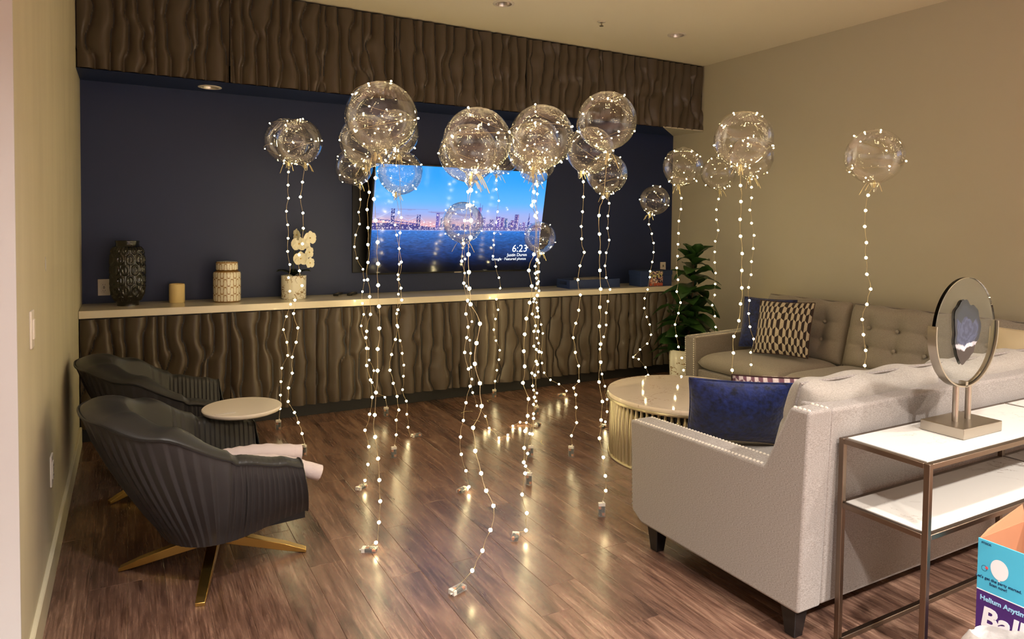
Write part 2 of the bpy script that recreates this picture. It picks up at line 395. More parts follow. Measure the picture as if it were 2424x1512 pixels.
def wave_mesh(width, height, seed, pitch=.090):
    """carved vertical ribbons: every ribbon a rounded ridge with one sharp edge, its borders kinking sideways"""
    rg = np.random.RandomState(seed); nx = int(width/.0062); nz = max(24, int(height/.017))
    x = np.linspace(0, width, nx); z = np.linspace(0, height, nz)
    n = int(width/pitch)+3; B = []
    drift = np.zeros_like(z)
    for _ in range(3):
        drift += rg.uniform(-.012, .012)*np.tanh((z-rg.uniform(0, height))/.05)
    for i in range(n):
        b = (i-1)*pitch+rg.uniform(-.018, .018)+drift*.6
        for _ in range(rg.randint(2, 5)):
            zc = rg.uniform(-.05, height+.05); a = rg.uniform(.010, .030)*rg.choice([-1, 1]); hw = rg.uniform(.05, .16)
            b = b+a*.5*(np.tanh((z-zc+hw)/.022)-np.tanh((z-zc-hw)/.022))
        b = b+.004*np.sin(z*rg.uniform(4, 9)+rg.uniform(0, 6))
        B.append(b)
    B = np.sort(np.array(B), axis=0)           # n x nz
    D = np.zeros((nx, nz))
    for k in range(nz):
        bb = B[:, k]; i = np.clip(np.searchsorted(bb, x)-1, 0, n-2); gap = np.maximum(bb[i+1]-bb[i], 1e-4)
        s = np.clip((x-bb[i])/gap, 0, 1)
        prof = np.where(s < .68, np.sin(s/.68*np.pi/2)**.8, np.cos((s-.68)/.32*np.pi/2)**.75)
        D[:, k] = np.minimum(.046, gap*.55)*prof
    def fn(U, V): return U*width, -D, V*height
    return fine_grid(nx, nz, fn, name='wave_panel')

def seat_panel(name, x0, x1, z0, z1, yfront, seed, parent, off=(0, 0, 0)):
    g = .004; o = link_mesh(name, wave_mesh(x1-x0-2*g, z1-z0-2*g, seed), M['wave'], parent)
    o.location = (x0+g-off[0], yfront+.044-off[1], z0+g-off[2]); return o

# soffit box over the niche
soffit = struct('trim_1', MB().box(XL+.001, XR-.001, YF+.036, YB, ZS+.13, ZC), M['dark'])
link_mesh('soffit_underside', holed_sheet([(XL+.001, YF+.002), (4.72, YF+.002), (XR-.001, YB-.001), (XL+.001, YB-.001)], ZS, [SOFFIT_LAMP], DR*.8), M['navy'], soffit)
MB().prism([(4.72, YF+.002), (XR-.001, YF+.002), (XR-.001, YB-.001)], 'z', ZS, ZS+.012).build('soffit_corner_patch', M['beige'], soffit)
for k, (a, b) in enumerate(zip((XL+.004, .65, 1.885, 3.118, 4.342), (.65, 1.885, 3.118, 4.342, XR-.004))):
    seat_panel('wave_panel', a, b, ZS+.002, ZC-.012, YF, 20+k, soffit)

# lower cabinets and worktop
LOW = [XL+.004, .65, 1.268, 1.883, 2.495, 3.108, 3.72, 4.334, XR-.006]
WHERE = ['wide brown wave-carved cabinet unit at the left wall behind the far armchair', 'wave-carved brown cabinet unit under the orchid pot', 'wave-carved brown cabinet unit under the two remotes',
         'wave-carved brown cabinet unit below the left half of the television', 'wave-carved brown cabinet unit below the right half of the television', 'wave-carved brown cabinet unit just right of the television bottom corner',
         'wave-carved brown cabinet unit under the blue tray', 'wave-carved dark brown cabinet unit behind the leafy plant']
for k in range(8):
    a, b = LOW[k], LOW[k+1]
    t = thing('low_cabinet', WHERE[k], 'cabinet', ((a+b)/2, YF, 0), 0, 'wave-fronted cabinet run')
    MB().box(a-(a+b)/2+.0005, b-(a+b)/2-.0005, .034, YB-YF-.003, .09, .846).build('carcass', M['dark'], t)
    seat_panel('wave_door', a, b, .092, .842, YF, 40+k, t, ((a+b)/2, YF, 0))
tag(MB().box(XL+.002, XR-.002, 5.378, YB-.002, .848, .9).build('worktop', M['counter'], bevel=.003), 'long cream quartz worktop along the navy wall', 'worktop')

# ------------------------------------------------------------------ ceiling fittings
def lamp_parts(t, lit, r=DR, loc=(0, 0, 0)):
    ring = MB().lathe([(r, 0), (r, -.004), (r*.76, -.007), (r*.74, -.001), (r*.72, .004)], 32, cap=False).build('trim_ring', M['white'], t, smooth=True)
    can = MB().lathe([(r*.735, -.003), (r*.7, .004), (r*.62, .09)], 32, cap=False).build('reflector', M['steel'], t, smooth=True)
    lens = MB().lathe([(r*.62, .075), (r*.62, .082)], 24).build('lens', M['lamp_on' if lit else 'lamp_off'], t)
    for o in (ring, can, lens): o.location = loc
def downlight(x, y, z, label):
    t = thing('recessed_downlight', label, 'ceiling light', (x, y, z), 0, 'recessed downlights'); lamp_parts(t, False); return t
downlight(*OFF_LAMPS[0], ZC, 'unlit recessed ceiling lamp cut by the top edge of the photo')
downlight(*OFF_LAMPS[1], ZC, 'unlit recessed ceiling lamp near the right wall')
downlight(*SOFFIT_LAMP, ZS, 'recessed lamp in the dark underside of the carved soffit')
for x, y, p in LAMPS: lamp_parts(ceiling, True, DR, (x, y, ZC))      # the lit row over and behind the viewer
t = thing('fire_sprinkler', 'small white fire sprinkler head on the ceiling between two lamps', 'sprinkler', (3.415, 4.678, ZC))
MB().lathe([(.034, 0), (.034, -.004), (.012, -.010), (.010, -.004)], 24).build('escutcheon', M['white'], t, smooth=True)
MB().cyl((0, 0, -.004), (0, 0, -.036), .007, n=10).build('stem', M['nickel'], t)
MB().lathe([(.017, -.036), (.017, -.039)], 16).build('deflector', M['nickel'], t)

# ------------------------------------------------------------------ wall plates
def outlet(name, label, cat, loc, rz, w_, h, kind):
    t = thing(name, label, cat, loc, rz, 'white wall plates')     # local: plate in xz, facing -y
    MB().box(-w_/2, w_/2, -.007, 0, -h/2, h/2).build('cover_plate', M['white'], t, bevel=.002)
    if kind == 'socket':
        MB().box(-.018, .018, -.010, -.006, -.036, .036).build('receptacle', M['white'], t, bevel=.001)
        for zz in (.020, -.022):
            for xx in (-.007, .007): MB().box(xx-.0012, xx+.0012, -.0108, -.0098, zz-.005, zz+.005).build('slot', M['black_pl'], t)
            MB().cyl((0, -.0098, zz-.011), (0, -.0108, zz-.011), .0025, n=8).build('slot', M['black_pl'], t)
        for zz in (.003, -.006): MB().box(-.007, .007, -.0108, -.0098, zz-.0022, zz+.0022).build('usb_port', M['black_pl'], t)
    elif kind == 'switch':
        MB().box(-.017, .017, -.012, -.006, -.034, .034).build('rocker', M['white'], t, bevel=.002)
    else:
        MB().box(-.006, .006, -.013, -.006, -.012, .012).build('port', M['lamp_off'], t)
        MB().box(.020, .030, -.016, -.006, -.105, .0).build('cable_cover', M['white'], t)
outlet('wall_outlet', 'white wall outlet beside the black vase', 'outlet', (-.157, YB, 1.016), 0, .078, .12, 'socket')
outlet('wall_outlet', 'small white wall plate above the blue photo box near the room corner', 'outlet', (5.15, YB, 1.075), 0, .075, .085, 'port')
outlet('light_switch', 'white light switch plate on the left wall above the armchairs', 'switch', (XL, 2.855, 1.127), R(90), .075, .128, 'switch')
outlet('wall_outlet', 'white outlet low on the left wall behind the near armchair', 'outlet', (XL, 3.47, .445), R(90), .075, .128, 'socket')
chip = MB(); chip.prism([(0, .03), (.02, .012), (.026, -.012), (.008, -.03), (-.014, -.018), (-.018, .008)], 'x', 0, .0012)
o = chip.build('chipped_paint_spot', M['white_wall'], None); o.location = (XL+.0003, 3.355, 1.323)
tag(o, 'chipped white patch of paint on the left wall', 'paint chip')

# ------------------------------------------------------------------ television
def smooth01(x, a, b):
    t_ = np.clip((x-a)/(b-a), 0, 1); return t_*t_*(3-2*t_)
def screen_rgb(U, V):
    v = 1-V; u = U                               # v down
    c = np.zeros(U.shape+(3,))
    def put(mask, rgb, a=1.0):
        m_ = (np.asarray(mask, float)*a)[..., None]; c[:] = c*(1-m_)+np.array(rgb, float)/255*m_
    sky_t = np.array([36, 146, 236.])/255; sky_m = np.array([92, 168, 244.])/255; sky_l = np.array([150, 164, 220.])/255; glow = np.array([222, 158, 160.])/255
    k = smooth01(v, 0, .38)[..., None]; c[:] = sky_t*(1-k)+sky_m*k
    k = smooth01(v, .30, .47)[..., None]; c[:] = c*(1-k)+sky_l*k
    k = (smooth01(v, .43, .56)*smooth01(u, .95, .05)**.6)[..., None]; c[:] = c*(1-k)+glow*k
    cl = vnoise(u*5, v*40, 5); put(((cl > .62) & (v > .40) & (v < .5) & (u < .55)), (128, 120, 170), .55)
    # far hill and bridge
    hill = .535+.05*np.clip((u-.12)/.3, 0, 1)-.012*vnoise(u*14, u*0, 2); put((v > hill) & (u < .42), (58, 58, 128))
    deck = np.interp(u, [0, .14, .26], [.495, .52, .545]); put((np.abs(v-deck) < .006) & (u < .26), (70, 70, 150))
    for tx, ty in ((.10, .40), (.24, .452)):
        put((np.abs(u-tx) < .0035) & (v > ty) & (v < .56), (44, 50, 120)); put((np.abs(u-tx-.013) < .0035) & (v > ty) & (v < .56), (44, 50, 120))
        for q in range(4): put((np.abs(v-ty-.012-q*.03) < .004) & (u > tx-.004) & (u < tx+.016), (44, 50, 120))
    cab = np.where(u < .106, .49-.085*(u/.106)**1.6, np.where(u < .246, np.minimum(.405+.09*np.abs((u-.106)/.07)**.8, .455+.06*np.abs((.246-u)/.07)**.8), .46+.09*((u-.246)/.06)))
    put((np.abs(v-cab) < .0035) & (u < .29), (176, 190, 236), .8)
    # skyline
    rg = np.random.RandomState(4)
    B = [(.355, .020, .43), (.378, .012, .475), (.395, .012, .52), (.43, .014, .505), (.45, .02, .535), (.475, .02, .55), (.505, .018, .53), (.53, .02, .54), (.552, .013, .425), (.573, .018, .52),
         (.597, .022, .37), (.625, .026, .47), (.655, .02, .53), (.677, .026, .485), (.703, .012, .50), (.716, .026, .455), (.744, .02, .465), (.766, .018, .475), (.79, .016, .51), (.806, .02, .49), (.832, .026, .43), (.86, .016, .52), (.882, .018, .505), (.90, .012, .54), (.93, .016, .52), (.945, .02, .53), (.965, .03, .54), (.99, .02, .535)]
    for bx, bw, bt in B:
        put((np.abs(u-bx) < bw/2) & (v > bt) & (v < .595), (64+rg.randint(30), 66+rg.randint(26), 138+rg.randint(30)))
        put((u > bx+bw*.18) & (u < bx+bw/2) & (v > bt+.004) & (v < .595), (150+rg.randint(50), 140+rg.randint(40), 190), .55)
    put((np.abs(u-.597) < .002) & (v > .33) & (v < .4), (70, 76, 150)); put((np.abs(u-.610) < .0016) & (v > .345) & (v < .4), (70, 76, 150))
    put((np.abs(u-.912) < (v-.405)*.05) & (v > .405) & (v < .595), (56, 62, 136))
    low = (v > .545+.02*vnoise(u*60, u*0, 9)) & (v < .597) & (u > .36); put(low, (96, 90, 150), .8)
    lights = vnoise(u*220, v*130, 11, 1); put((lights > .74) & (v > .445) & (v < .598) & (c[..., 2] < .72), (240, 226, 232), .85)
    # water
    wv = v >= .597; d = np.clip((v-.597)/.403, 0, 1)[..., None]
    wc = np.array([46, 108, 190.])/255*(1-d)**1.5+np.array([10, 26, 66.])/255*(1-(1-d)**1.5); wc = wc*(1-.75*smooth01(v, .82, 1.0)[..., None])
    rip = vnoise(u*26/(0.25+.9*np.clip(v-.55, 0, 1)), np.log(np.clip(v-.56, .02, 1))*26, 21, 3); wc = wc*(.72+.62*rip[..., None])
    m_ = wv[..., None]; c[:] = np.where(m_, wc, c)
    put(np.abs(v-.597) < .003, (170, 176, 220), .6)
    return np.clip(c, 0, 1)
tvm = bpy.data.materials.new('television_picture'); tvm.use_nodes = True
_b = tvm.node_tree.nodes['Principled BSDF']; _a = tvm.node_tree.nodes.new('ShaderNodeAttribute'); _a.attribute_name = 'Col'
tvm.node_tree.links.new(_a.outputs['Color'], _b.inputs['Emission Color']); _b.inputs['Emission Strength'].default_value = 0.95
_b.inputs['Base Color'].default_value = (.004, .004, .005, 1); _b.inputs['Roughness'].default_value = .08
M['white_em'] = mat('lit_white_text', (255, 255, 255), .4, emit=((215, 236, 255), .9))

TW, TH = 1.655, .932
tv = thing('television', 'large flat television showing a city skyline, tilted forward on the navy wall', 'television', (2.606, 5.70, 1.083))
tilt = math.atan2(.185, .908)
def tv_part(o): o.rotation_euler = (tilt, 0, 0); return o     # local y up the tilted panel is z before rotation
tv_part(MB().box(-TW/2-.012, TW/2+.012, 0, .045, -.016, TH+.012).build('casing', M['black_pl'], tv, bevel=.004))
sc = fine_grid(430, 243, lambda U, V: (-TW/2+U*TW, U*0-.0012, V*TH), screen_rgb, 'screen', smooth=False)
tv_part(link_mesh('screen', sc, tvm, tv))
def text_mesh(s, size, m, name, parent, extrude=.0006, align='LEFT', bold=0.0, shear=0.0):
    cu = bpy.data.curves.new('lettering', 'FONT'); cu.body = s; cu.size = size; cu.extrude = extrude; cu.align_x = align; cu.resolution_u = 3; cu.offset = bold; cu.shear = shear
    tmp = bpy.data.objects.new('lettering', cu); col.objects.link(tmp); dg = bpy.context.evaluated_depsgraph_get(); dg.update()
    me = bpy.data.meshes.new_from_object(tmp.evaluated_get(dg)); bpy.data.objects.remove(tmp); bpy.data.curves.remove(cu)
    o = link_mesh(name, me, m, parent); o.rotation_euler = (R(90), 0, 0); return o
scr_rot = Matrix.Rotation(tilt, 4, 'X')
for s, size, uR, vB in (('6:23', .098, .925, .812), ('Justin Duren', .042, .925, .858), ('Google \u00b7 Featured photos', .035, .922, .897)):
    o = text_mesh(s, size, M['white_em'], 'screen_lettering', tv, .0003, 'RIGHT')
    o.matrix_basis = scr_rot @ Matrix.Translation((-TW/2+uR*TW, -.0022, (1-vB)*TH)) @ Matrix.Rotation(R(90), 4, 'X')
tv_part(MB().box(-.035, .035, -.004, 0, -.013, -.005).build('maker_badge', M['nickel'], tv))
MB().box(-.25, .25, .04, .145, .30, .62).build('wall_mount', M['black_pl'], tv)
tag(MB().box(1.677, 3.36, 5.835, YB-.001, 1.08, 2.02).build('wall_backing_panel', M['black_box'], bevel=.003), 'flat black backing panel on the navy wall behind the television', 'panel')

# ------------------------------------------------------------------ things on the worktop
ZT = .9
# black vase with chain-link relief
def vase():
    t = thing('black_vase', 'tall black glazed vase with chain-link relief on the worktop', 'vase', (-.005, 5.64, ZT))
    H_ = .462
    def prof(V):
        return np.interp(V, [0, .03, .06, .16, .3, .7, .86, .92, .95, 1], [.070, .070, .074, .100, .109, .109, .100, .078, .074, .076])
    def fn(U, V):
        r = prof(V); a = U*2*np.pi; band = V*6.3; row = np.floor(band); q = band-row; p = (U*11+(row % 2)*.5) % 1
        d = np.sqrt(((p-.5)/.36)**2+((q-.5)/.46)**2); ring = np.exp(-((d-.9)/.22)**2); bar = np.exp(-((p-.5)/.07)**2)*np.exp(-((q-.5)/.28)**4)*.7; edge = np.exp(-((p)/.06)**2)+np.exp(-((p-1)/.06)**2)
        rel = (ring*.9+bar+edge*.5)*np.where((V > .07) & (V < .91), 1, 0)
        r = r+.008*rel; return r*np.cos(a), r*np.sin(a), V*H_
    link_mesh('vase_body', fine_grid(265, 150, fn, name='vase_body'), M['black_gl'], t)
    MB().lathe([(.0, .40), (.066, .42), (.066, H_-.002), (.076, H_), (.078, H_-.008), (.074, H_-.02)], 40).build('rim', M['black_gl'], t, smooth=True)
    MB().lathe([(.068, 0), (.070, .006)], 32).build('foot', M['black_gl'], t)
vase()
t = thing('pillar_candle', 'short ivory pillar candle on the worktop', 'candle', (.315, 5.71, ZT))
MB().lathe([(.052, 0), (.054, .004), (.054, .128), (.051, .138), (.046, .139), (.040, .128), (.006, .124)], 36).build('wax_body', M['wax'], t, smooth=True)
MB().cyl((0, 0, .122), (.002, 0, .137), .0012, n=6).build('wick', M['black_pl'], t)

def ogee(U, V, nu, nv):
    """white ground with gold meander lines"""
    x = U*nu; y = V*nv; row = np.floor(y); fy = y-row; fx = (x % 1)-.5
    wav = .5+.42*np.clip(np.sin(x*2*np.pi)*1.5, -1, 1)          # square-ish wave
    d = np.abs(fy-wav); d = np.minimum(d, np.minimum(np.abs(fy+1-wav), np.abs(fy-1-wav)))
    near = np.abs(np.cos(x*2*np.pi)) > .975; line = np.where(near, d < .5, d < .07)
    c = np.where(line[..., None], np.array([150, 112, 62])/255, np.array([232, 226, 210])/255); return c
def jar():
    t = thing('ginger_jar', 'white lidded jar with gold meander pattern on the worktop', 'jar', (.655, 5.64, ZT))
    def body(U, V):
        r = np.interp(V, [0, .02, .05, .9, .95, 1], [.090, .096, .098, .098, .094, .076]); a = U*2*np.pi; return r*np.cos(a), r*np.sin(a), V*.235
    link_mesh('jar_body', fine_grid(330, 150, body, lambda U, V: np.where(((V > .955) | (V < .03))[..., None], np.array([150, 112, 62])/255, ogee(U, V, 13, 4.0)), 'jar_body'), M['attr_gloss'], t)
    MB().lathe([(.06, .004), (.088, 0), (.09, .004)], 32).build('foot_ring', M['brass'], t, smooth=True)
    def lid(U, V):
        r = np.interp(V, [0, .04, .06, .78, .86, 1], [.07, .077, .078, .078, .072, .002]); z = np.interp(V, [0, .78, .86, 1], [.236, .296, .303, .308]); a = U*2*np.pi; return r*np.cos(a), r*np.sin(a), z
    link_mesh('jar_lid', fine_grid(330, 60, lid, lambda U, V: np.where(((V < .07) | ((V > .74) & (V < .82)))[..., None], np.array([150, 112, 62])/255, ogee(U, V, 13, 1.4)), 'jar_lid'), M['attr_gloss'], t)
jar()

def crackle(seed, sx, sy, thr=.025):
    def f(U, V):
        n = vnoise(U*sx, V*sy, seed, 4); m_ = vnoise(U*sx*.5+9, V*sy*.5, seed+1, 2) > .47
        return np.where(((np.abs(n-.5) < thr) & m_)[..., None], np.array([140, 110, 70])/255, np.array([228, 224, 212])/255)
    return f
def cyl_fn(r0, r1, h, t=.012):
    def fn(U, V):
        z = np.interp(V, [0, .8, .83, .87, 1], [0, h, h, h*.985, h*.8]); r = np.interp(V, [0, .02, .8, .83, .87, 1], [r0*.96, r0, r1, r1-t*.5, r1-t, r1-t]); a = U*2*np.pi
        return r*np.cos(a), r*np.sin(a), z
    return fn
# orchid
def orchid():
    t = thing('potted_orchid', 'cream orchid in a white pot with gold crackle on the worktop', 'orchid', (1.15, 5.645, ZT))
    link_mesh('pot', fine_grid(260, 120, cyl_fn(.094, .097, .186), crackle(31, 18, 9, .03), 'pot'), M['attr_gloss'], t)
    MB().lathe([(.084, .15), (.08, .166), (.03, .174), (.002, .175)], 28).build('moss', M['soil'], t, smooth=True)
    MB().lathe([(.088, 0), (.088, .004)], 32).build('pot_base', M['white'], t)
    rg = random.Random(5)
    for k in range(6):
        a = k*1.05+.3; l = .12+.03*rg.random(); P = []
        for i in range(7):
            q = i/6; wd = .026*math.sin(math.pi*min(1, q*.9+.12))
            c = Vector((math.cos(a)*l*q, math.sin(a)*l*q, .178+.045*math.sin(q*2.0)))
            s_ = Vector((-math.sin(a), math.cos(a), 0))*wd; P.append([c-s_+Vector((0, 0, .006)), c, c+s_+Vector((0, 0, .006))])
        MB().grid(P).build('leaf', M['leaf_orchid'], t, smooth=True)
    stem = spline([(0, 0, .17), (-.005, -.01, .30), (.015, -.02, .45), (.05, -.03, .54), (.085, -.035, .53), (.11, -.035, .46)], 6)
    MB().tube(stem, .003, 6).build('flower_stem', M['stem'], t, smooth=True)
    def petal(wd, ln):
        P = []
        for i in range(6):
            q = i/5; s_ = wd*math.sin(math.pi*(.12+.8*q))**.7 if q < 1 else wd*.25
            P.append([Vector((x*s_, -.006*math.sin(q*3)-.006*abs(x), ln*q)) for x in (-1, -.5, 0, .5, 1)])
        return MB().grid(P)
    me_wide = petal(.038, .050).mesh('petal', True); me_wide.materials.append(M['petal'])
    me_thin = petal(.022, .050).mesh('petal', True); me_thin.materials.append(M['petal'])
    d = depth((1.15, 5.60, 1.2))
    for px, py, s, yaw in ((704, 556, 1.0, -50), (733, 563, 1.12, 40), (708, 577, 1.2, 5), (731, 597, 1.0, 60), (712, 612, 1.15, 10), (733, 622, .9, 50), (722, 580, .8, 20)):
        p = on_y(px, py, 5.60)-t.location
        f = bpy.data.objects.new('blossom', None); col.objects.link(f); f.parent = t
        fl = MB().lathe([(.002, 0), (.005, .005), (.004, .012), (.001, .014)], 10).build('blossom', M['lip'], t, smooth=True)
        bpy.data.objects.remove(f); fl.location = p; fl.rotation_euler = (R(90), 0, R(yaw-20)); fl.scale = (s, s, s)
        for ang, me in ((90, me_wide), (-90, me_wide), (0, me_thin), (140, me_thin), (-140, me_thin)):
            q = link_mesh('petal', me, None, fl); q.matrix_basis = Matrix.Rotation(R(-90), 4, 'X') @ Matrix.Rotation(R(ang), 4, 'Y')
orchid()

# remotes, tray with magazines, photo box
for x, a, lb in ((1.535, 62, 'black remote control lying on the worktop, the left of the two'), (1.655, 58, 'black remote control lying on the worktop, the right of the two')):
    t = thing('remote_control', lb, 'remote', (x, 5.80-.04, ZT), R(a), 'remote controls')
    MB().box(-.085, .085, -.022, .022, 0, .018).build('remote_body', M['black_pl'], t, bevel=.005)
    for i in range(4): MB().box(-.06+i*.03, -.046+i*.03, -.012, .012, .018, .0195).build('button', M['lamp_off'], t)
TR = thing('serving_tray', 'low blue tray with side handles on the worktop under magazines', 'tray', (3.98, 5.60, ZT), R(0))
MB().box(-.30, .30, -.115, .115, 0, .008).build('tray_base', M['blue_box'], TR)
MB().box(-.30, .30, -.115, -.105, .008, .085).build('tray_side', M['blue_box'], TR, bevel=.001)
MB().box(-.30, .30, .105, .115, .008, .085).build('tray_side', M['blue_box'], TR, bevel=.001)
for sx in (-1, 1):
    mb = MB(); x0, x1 = (.292, .30) if sx > 0 else (-.30, -.292)
    mb.box(x0, x1, -.105, .105, .008, .035).box(x0, x1, -.105, .105, .068, .085).box(x0, x1, -.105, -.06, .035, .068).box(x0, x1, .06, .105, .035, .068)
    mb.build('tray_end', M['blue_box'], TR)
for k, (dx, dz, a, lb) in enumerate(((-.06, .0085, 3, 'thick magazine at the bottom of the pile in the blue tray'), (-.04, .0370, -4, 'magazine in the middle of the pile in the blue tray'), (.02, .0655, 5, 'glossy magazine on top of the pile in the blue tray'))):
    t = thing('magazine', lb, 'magazine', (3.98+dx, 5.60, ZT+dz), R(a), 'magazines in the blue tray')
    MB().box(-.14, .14, -.086, .086, 0, .026).build('pages', M['paper'], t, bevel=.001); MB().box(-.141, .141, -.087, .087, .026, .0275).build('cover', M['paper'], t)
PB = thing('photo_box', 'blue storage box with a colourful photograph on its front on the worktop', 'box', (4.70, 5.52, ZT), 0)
MB().box(-.205, .205, -.09, .09, 0, .118).build('box_body', M['blue_box'], PB, bevel=.002)
MB().box(-.21, .21, -.095, .095, .112, .158).build('box_lid', M['blue_box'], PB, bevel=.002)
def photo_rgb(U, V):
    n = vnoise(U*7, V*6, 3, 3); n2 = vnoise(U*11+5, V*9, 8, 2); c = np.zeros(U.shape+(3,)); c[:] = np.array([150, 110, 108])/255
    for m_, rgb in (((n > .5), (60, 52, 84)), ((n2 > .62), (226, 170, 150)), ((n2 < .33), (236, 214, 206)), (((n > .62) & (n2 > .4)), (32, 30, 56)), (((V > .55) & (n2 > .55)), (206, 200, 150)), (((V < .2) & (n > .42)), (190, 96, 80))):
        c[m_] = np.array(rgb)/255
    return c
o = link_mesh('photograph', fine_grid(70, 60, lambda U, V: (-.095+U*.175, U*0-.0965, .004+V*.15), photo_rgb, 'photograph', False), M['attr_print'], PB)

# ------------------------------------------------------------------ swivel armchairs
def interp_s(x, xs_, ys_):
    """smooth monotone-ish interpolation"""
    x = np.asarray(x, float); out = np.zeros_like(x)
    i = np.clip(np.searchsorted(xs_, x)-1, 0, len(xs_)-2); xa = np.array(xs_)[i]; xb = np.array(xs_)[i+1]; t_ = np.clip((x-xa)/(xb-xa), 0, 1); t_ = t_*t_*(3-2*t_)
    return np.array(ys_)[i]*(1-t_)+np.array(ys_)[i+1]*t_
def plan(s, a, b, uf):
    w_ = np.abs(s); sg = np.sign(s)
    ph = np.clip(w_/.5, 0, 1)*np.pi/2
    u = np.where(w_ > .5, uf*(w_-.5)/.5, -b*np.cos(ph)**.85); v = sg*a*np.where(w_ > .5, 1, np.sin(ph)**.8)
    return u, v
def rim_h(w_): return interp_s(w_, [0, .14, .34, .56, .86, 1.0], [.735, .728, .672, .535, .500, .476])
def chair_shell_point(s, q):
    """outer skin, q 0 bottom..1 rim"""
    w_ = np.abs(s)
    ub, vb = plan(s, .300, .20, .335); ut, vt = plan(s, .385, .478, .285)
    k = q**1.15; bulge = np.sin(q*np.pi)*.030
    u = ub*(1-k)+ut*k; v = vb*(1-k)+vt*k
    n = np.sqrt(u*u+v*v)+1e-6; u = u+np.where(w_ < .6, u/n*bulge, 0); v = v+v/n*bulge
    zb = interp_s(w_, [0, .5, 1], [.195, .200, .255]); z = zb*(1-q)+rim_h(w_)*q
    return u, v, z
def armchair(name, label, loc, rz, leg_rz):
    t = thing(name, label, 'armchair', loc, rz, 'charcoal swivel armchairs')
    NP, SUB = 56, 6
    def outer(U, V):
        s = -1+2*U; u, v, z = chair_shell_point(s, V)
        f = (U*NP) % 1.0; ple = (1-f)**1.6*.0115*np.clip(np.sin(np.clip(V, .0, 1)*np.pi)*1.6, .25, 1)
        cx, cy = u+.02, v; n = np.sqrt(np.where(np.abs(s) > .5, 0, cx)**2+cy**2)+1e-6
        return u+np.where(np.abs(s) > .5, 0, cx/n)*ple, v+cy/n*ple, z
    link_mesh('pleated_outer_shell', fine_grid(NP*SUB+1, 15, outer, name='pleated_outer_shell'), M['leather'], t)
    # padded inner side: rim rolls over and runs down to the seat
    def inner(U, V):
        s = -1+2*U; w_ = np.abs(s); uo, vo, zo = chair_shell_point(s, np.ones_like(s))
        th = interp_s(w_, [0, .3, .55, 1], [.17, .15, .095, .085]); uc, vc = plan(s, .385, .478, .285)
        dx = np.where(w_ > .5, 0, -uo); dy = -vo; n = np.sqrt(dx*dx+dy*dy)+1e-6; dx, dy = dx/n, dy/n
        ang = np.clip(V/.45, 0, 1)*np.pi; roll = (1-np.cos(ang))/2; up = np.sin(ang)*.028
        dn = np.clip((V-.45)/.55, 0, 1); ple = np.where(w_ > .42, ((U*NP*.9) % 1.0)*.006*np.clip(V*3, 0, 1), 0)
        off = th*roll+dn*.05*np.where(w_ < .5, 1.6, .6)-ple
        zin = zo+up-dn*(zo-.33)
        return uo+dx*off, vo+dy*off, zin
    link_mesh('inner_back_and_arms', fine_grid(NP*SUB+1, 22, inner, name='inner_back_and_arms'), M['leather_s'], t)
    # fronts of the two arms
    for sg in (-1, 1):
        S = np.full(9, float(sg)); Q = np.linspace(0, 1, 9); uo, vo, zo = chair_shell_point(S, Q)
        ring = [(uo[i], vo[i], zo[i]) for i in range(9)]
        for an in np.linspace(0, np.pi, 7)[1:]:
            ring.append((uo[-1], vo[-1]-sg*.085*(1-math.cos(an))/2, zo[-1]+.028*math.sin(an)))
        ring += [(uo[-1]+.012, vo[-1]-sg*.10, .40), (uo[0], vo[0]-sg*.03, zo[0])]
        MB().add(ring, [tuple(range(len(ring)))]).build('arm_front', M['leather'], t)
        pp = [Vector(p)+Vector((.003, 0, 0)) for p in ring[:17]]
        MB().tube(pp, .0045, 6).build('front_piping', M['pipe'], t, smooth=True)
    S = np.linspace(-1, 1, 90); u, v, z = chair_shell_point(S, np.ones_like(S)); n = np.sqrt(u*u+v*v)
    MB().tube([(u[i]*1.006, v[i]*1.008, z[i]+.004) for i in range(90)], .0055, 6).build('rim_piping', M['pipe'], t, smooth=True)
    def cushion(U, V):
        a = U*2*np.pi; c_, s_ = np.cos(a), np.sin(a); ex = .55
        u = .30*np.sign(c_)*np.abs(c_)**ex; v = .285*np.sign(s_)*np.abs(s_)**ex; u = u+.045
        k = np.interp(V, [0, .15, .4, .55, 1], [.94, 1, 1, .95, 0]); zz = np.interp(V, [0, .15, .4, .55, 1], [.29, .30, .355, .372, .385])
        return .03+(u-.03)*k, v*k, zz
    link_mesh('seat_cushion', fine_grid(64, 16, cushion, name='seat_cushion'), M['leather_s'], t)
    MB().prism([(.33, -.29), (.33, .29), (0, .29), (-.12, .2), (-.19, 0), (-.12, -.2), (0, -.29)], 'z', .222, .31).build('seat_pan', M['black_pl'], t)
    MB().cyl((0.03, 0, .10), (.03, 0, .225), .045, .06, 20).build('swivel_hub', M['brass'], t, smooth=True)
    for k in range(4):
        a = leg_rz+k*math.pi/2; d_ = Vector((math.cos(a), math.sin(a), 0)); sd = Vector((-d_.y, d_.x, 0)); b0 = Vector((.03, 0, 0))
        P = []
        for q, wd, z0, z1 in ((.02, .022, .085, .135), (.30, .020, .018, .048), (.385, .018, 0, .014)):
            c = b0+d_*q; P.append([c-sd*wd+Vector((0, 0, z0)), c+sd*wd+Vector((0, 0, z0)), c+sd*wd+Vector((0, 0, z1)), c-sd*wd+Vector((0, 0, z1))])
        vs = [p for r_ in P for p in r_]; fs = [(i*4+j, i*4+(j+1) % 4, (i+1)*4+(j+1) % 4, (i+1)*4+j) for i in range(2) for j in range(4)]+[(3, 2, 1, 0), (8, 9, 10, 11)]
        MB().add(vs, fs).build('leg', M['brass'], t, bevel=.0015)
    return t
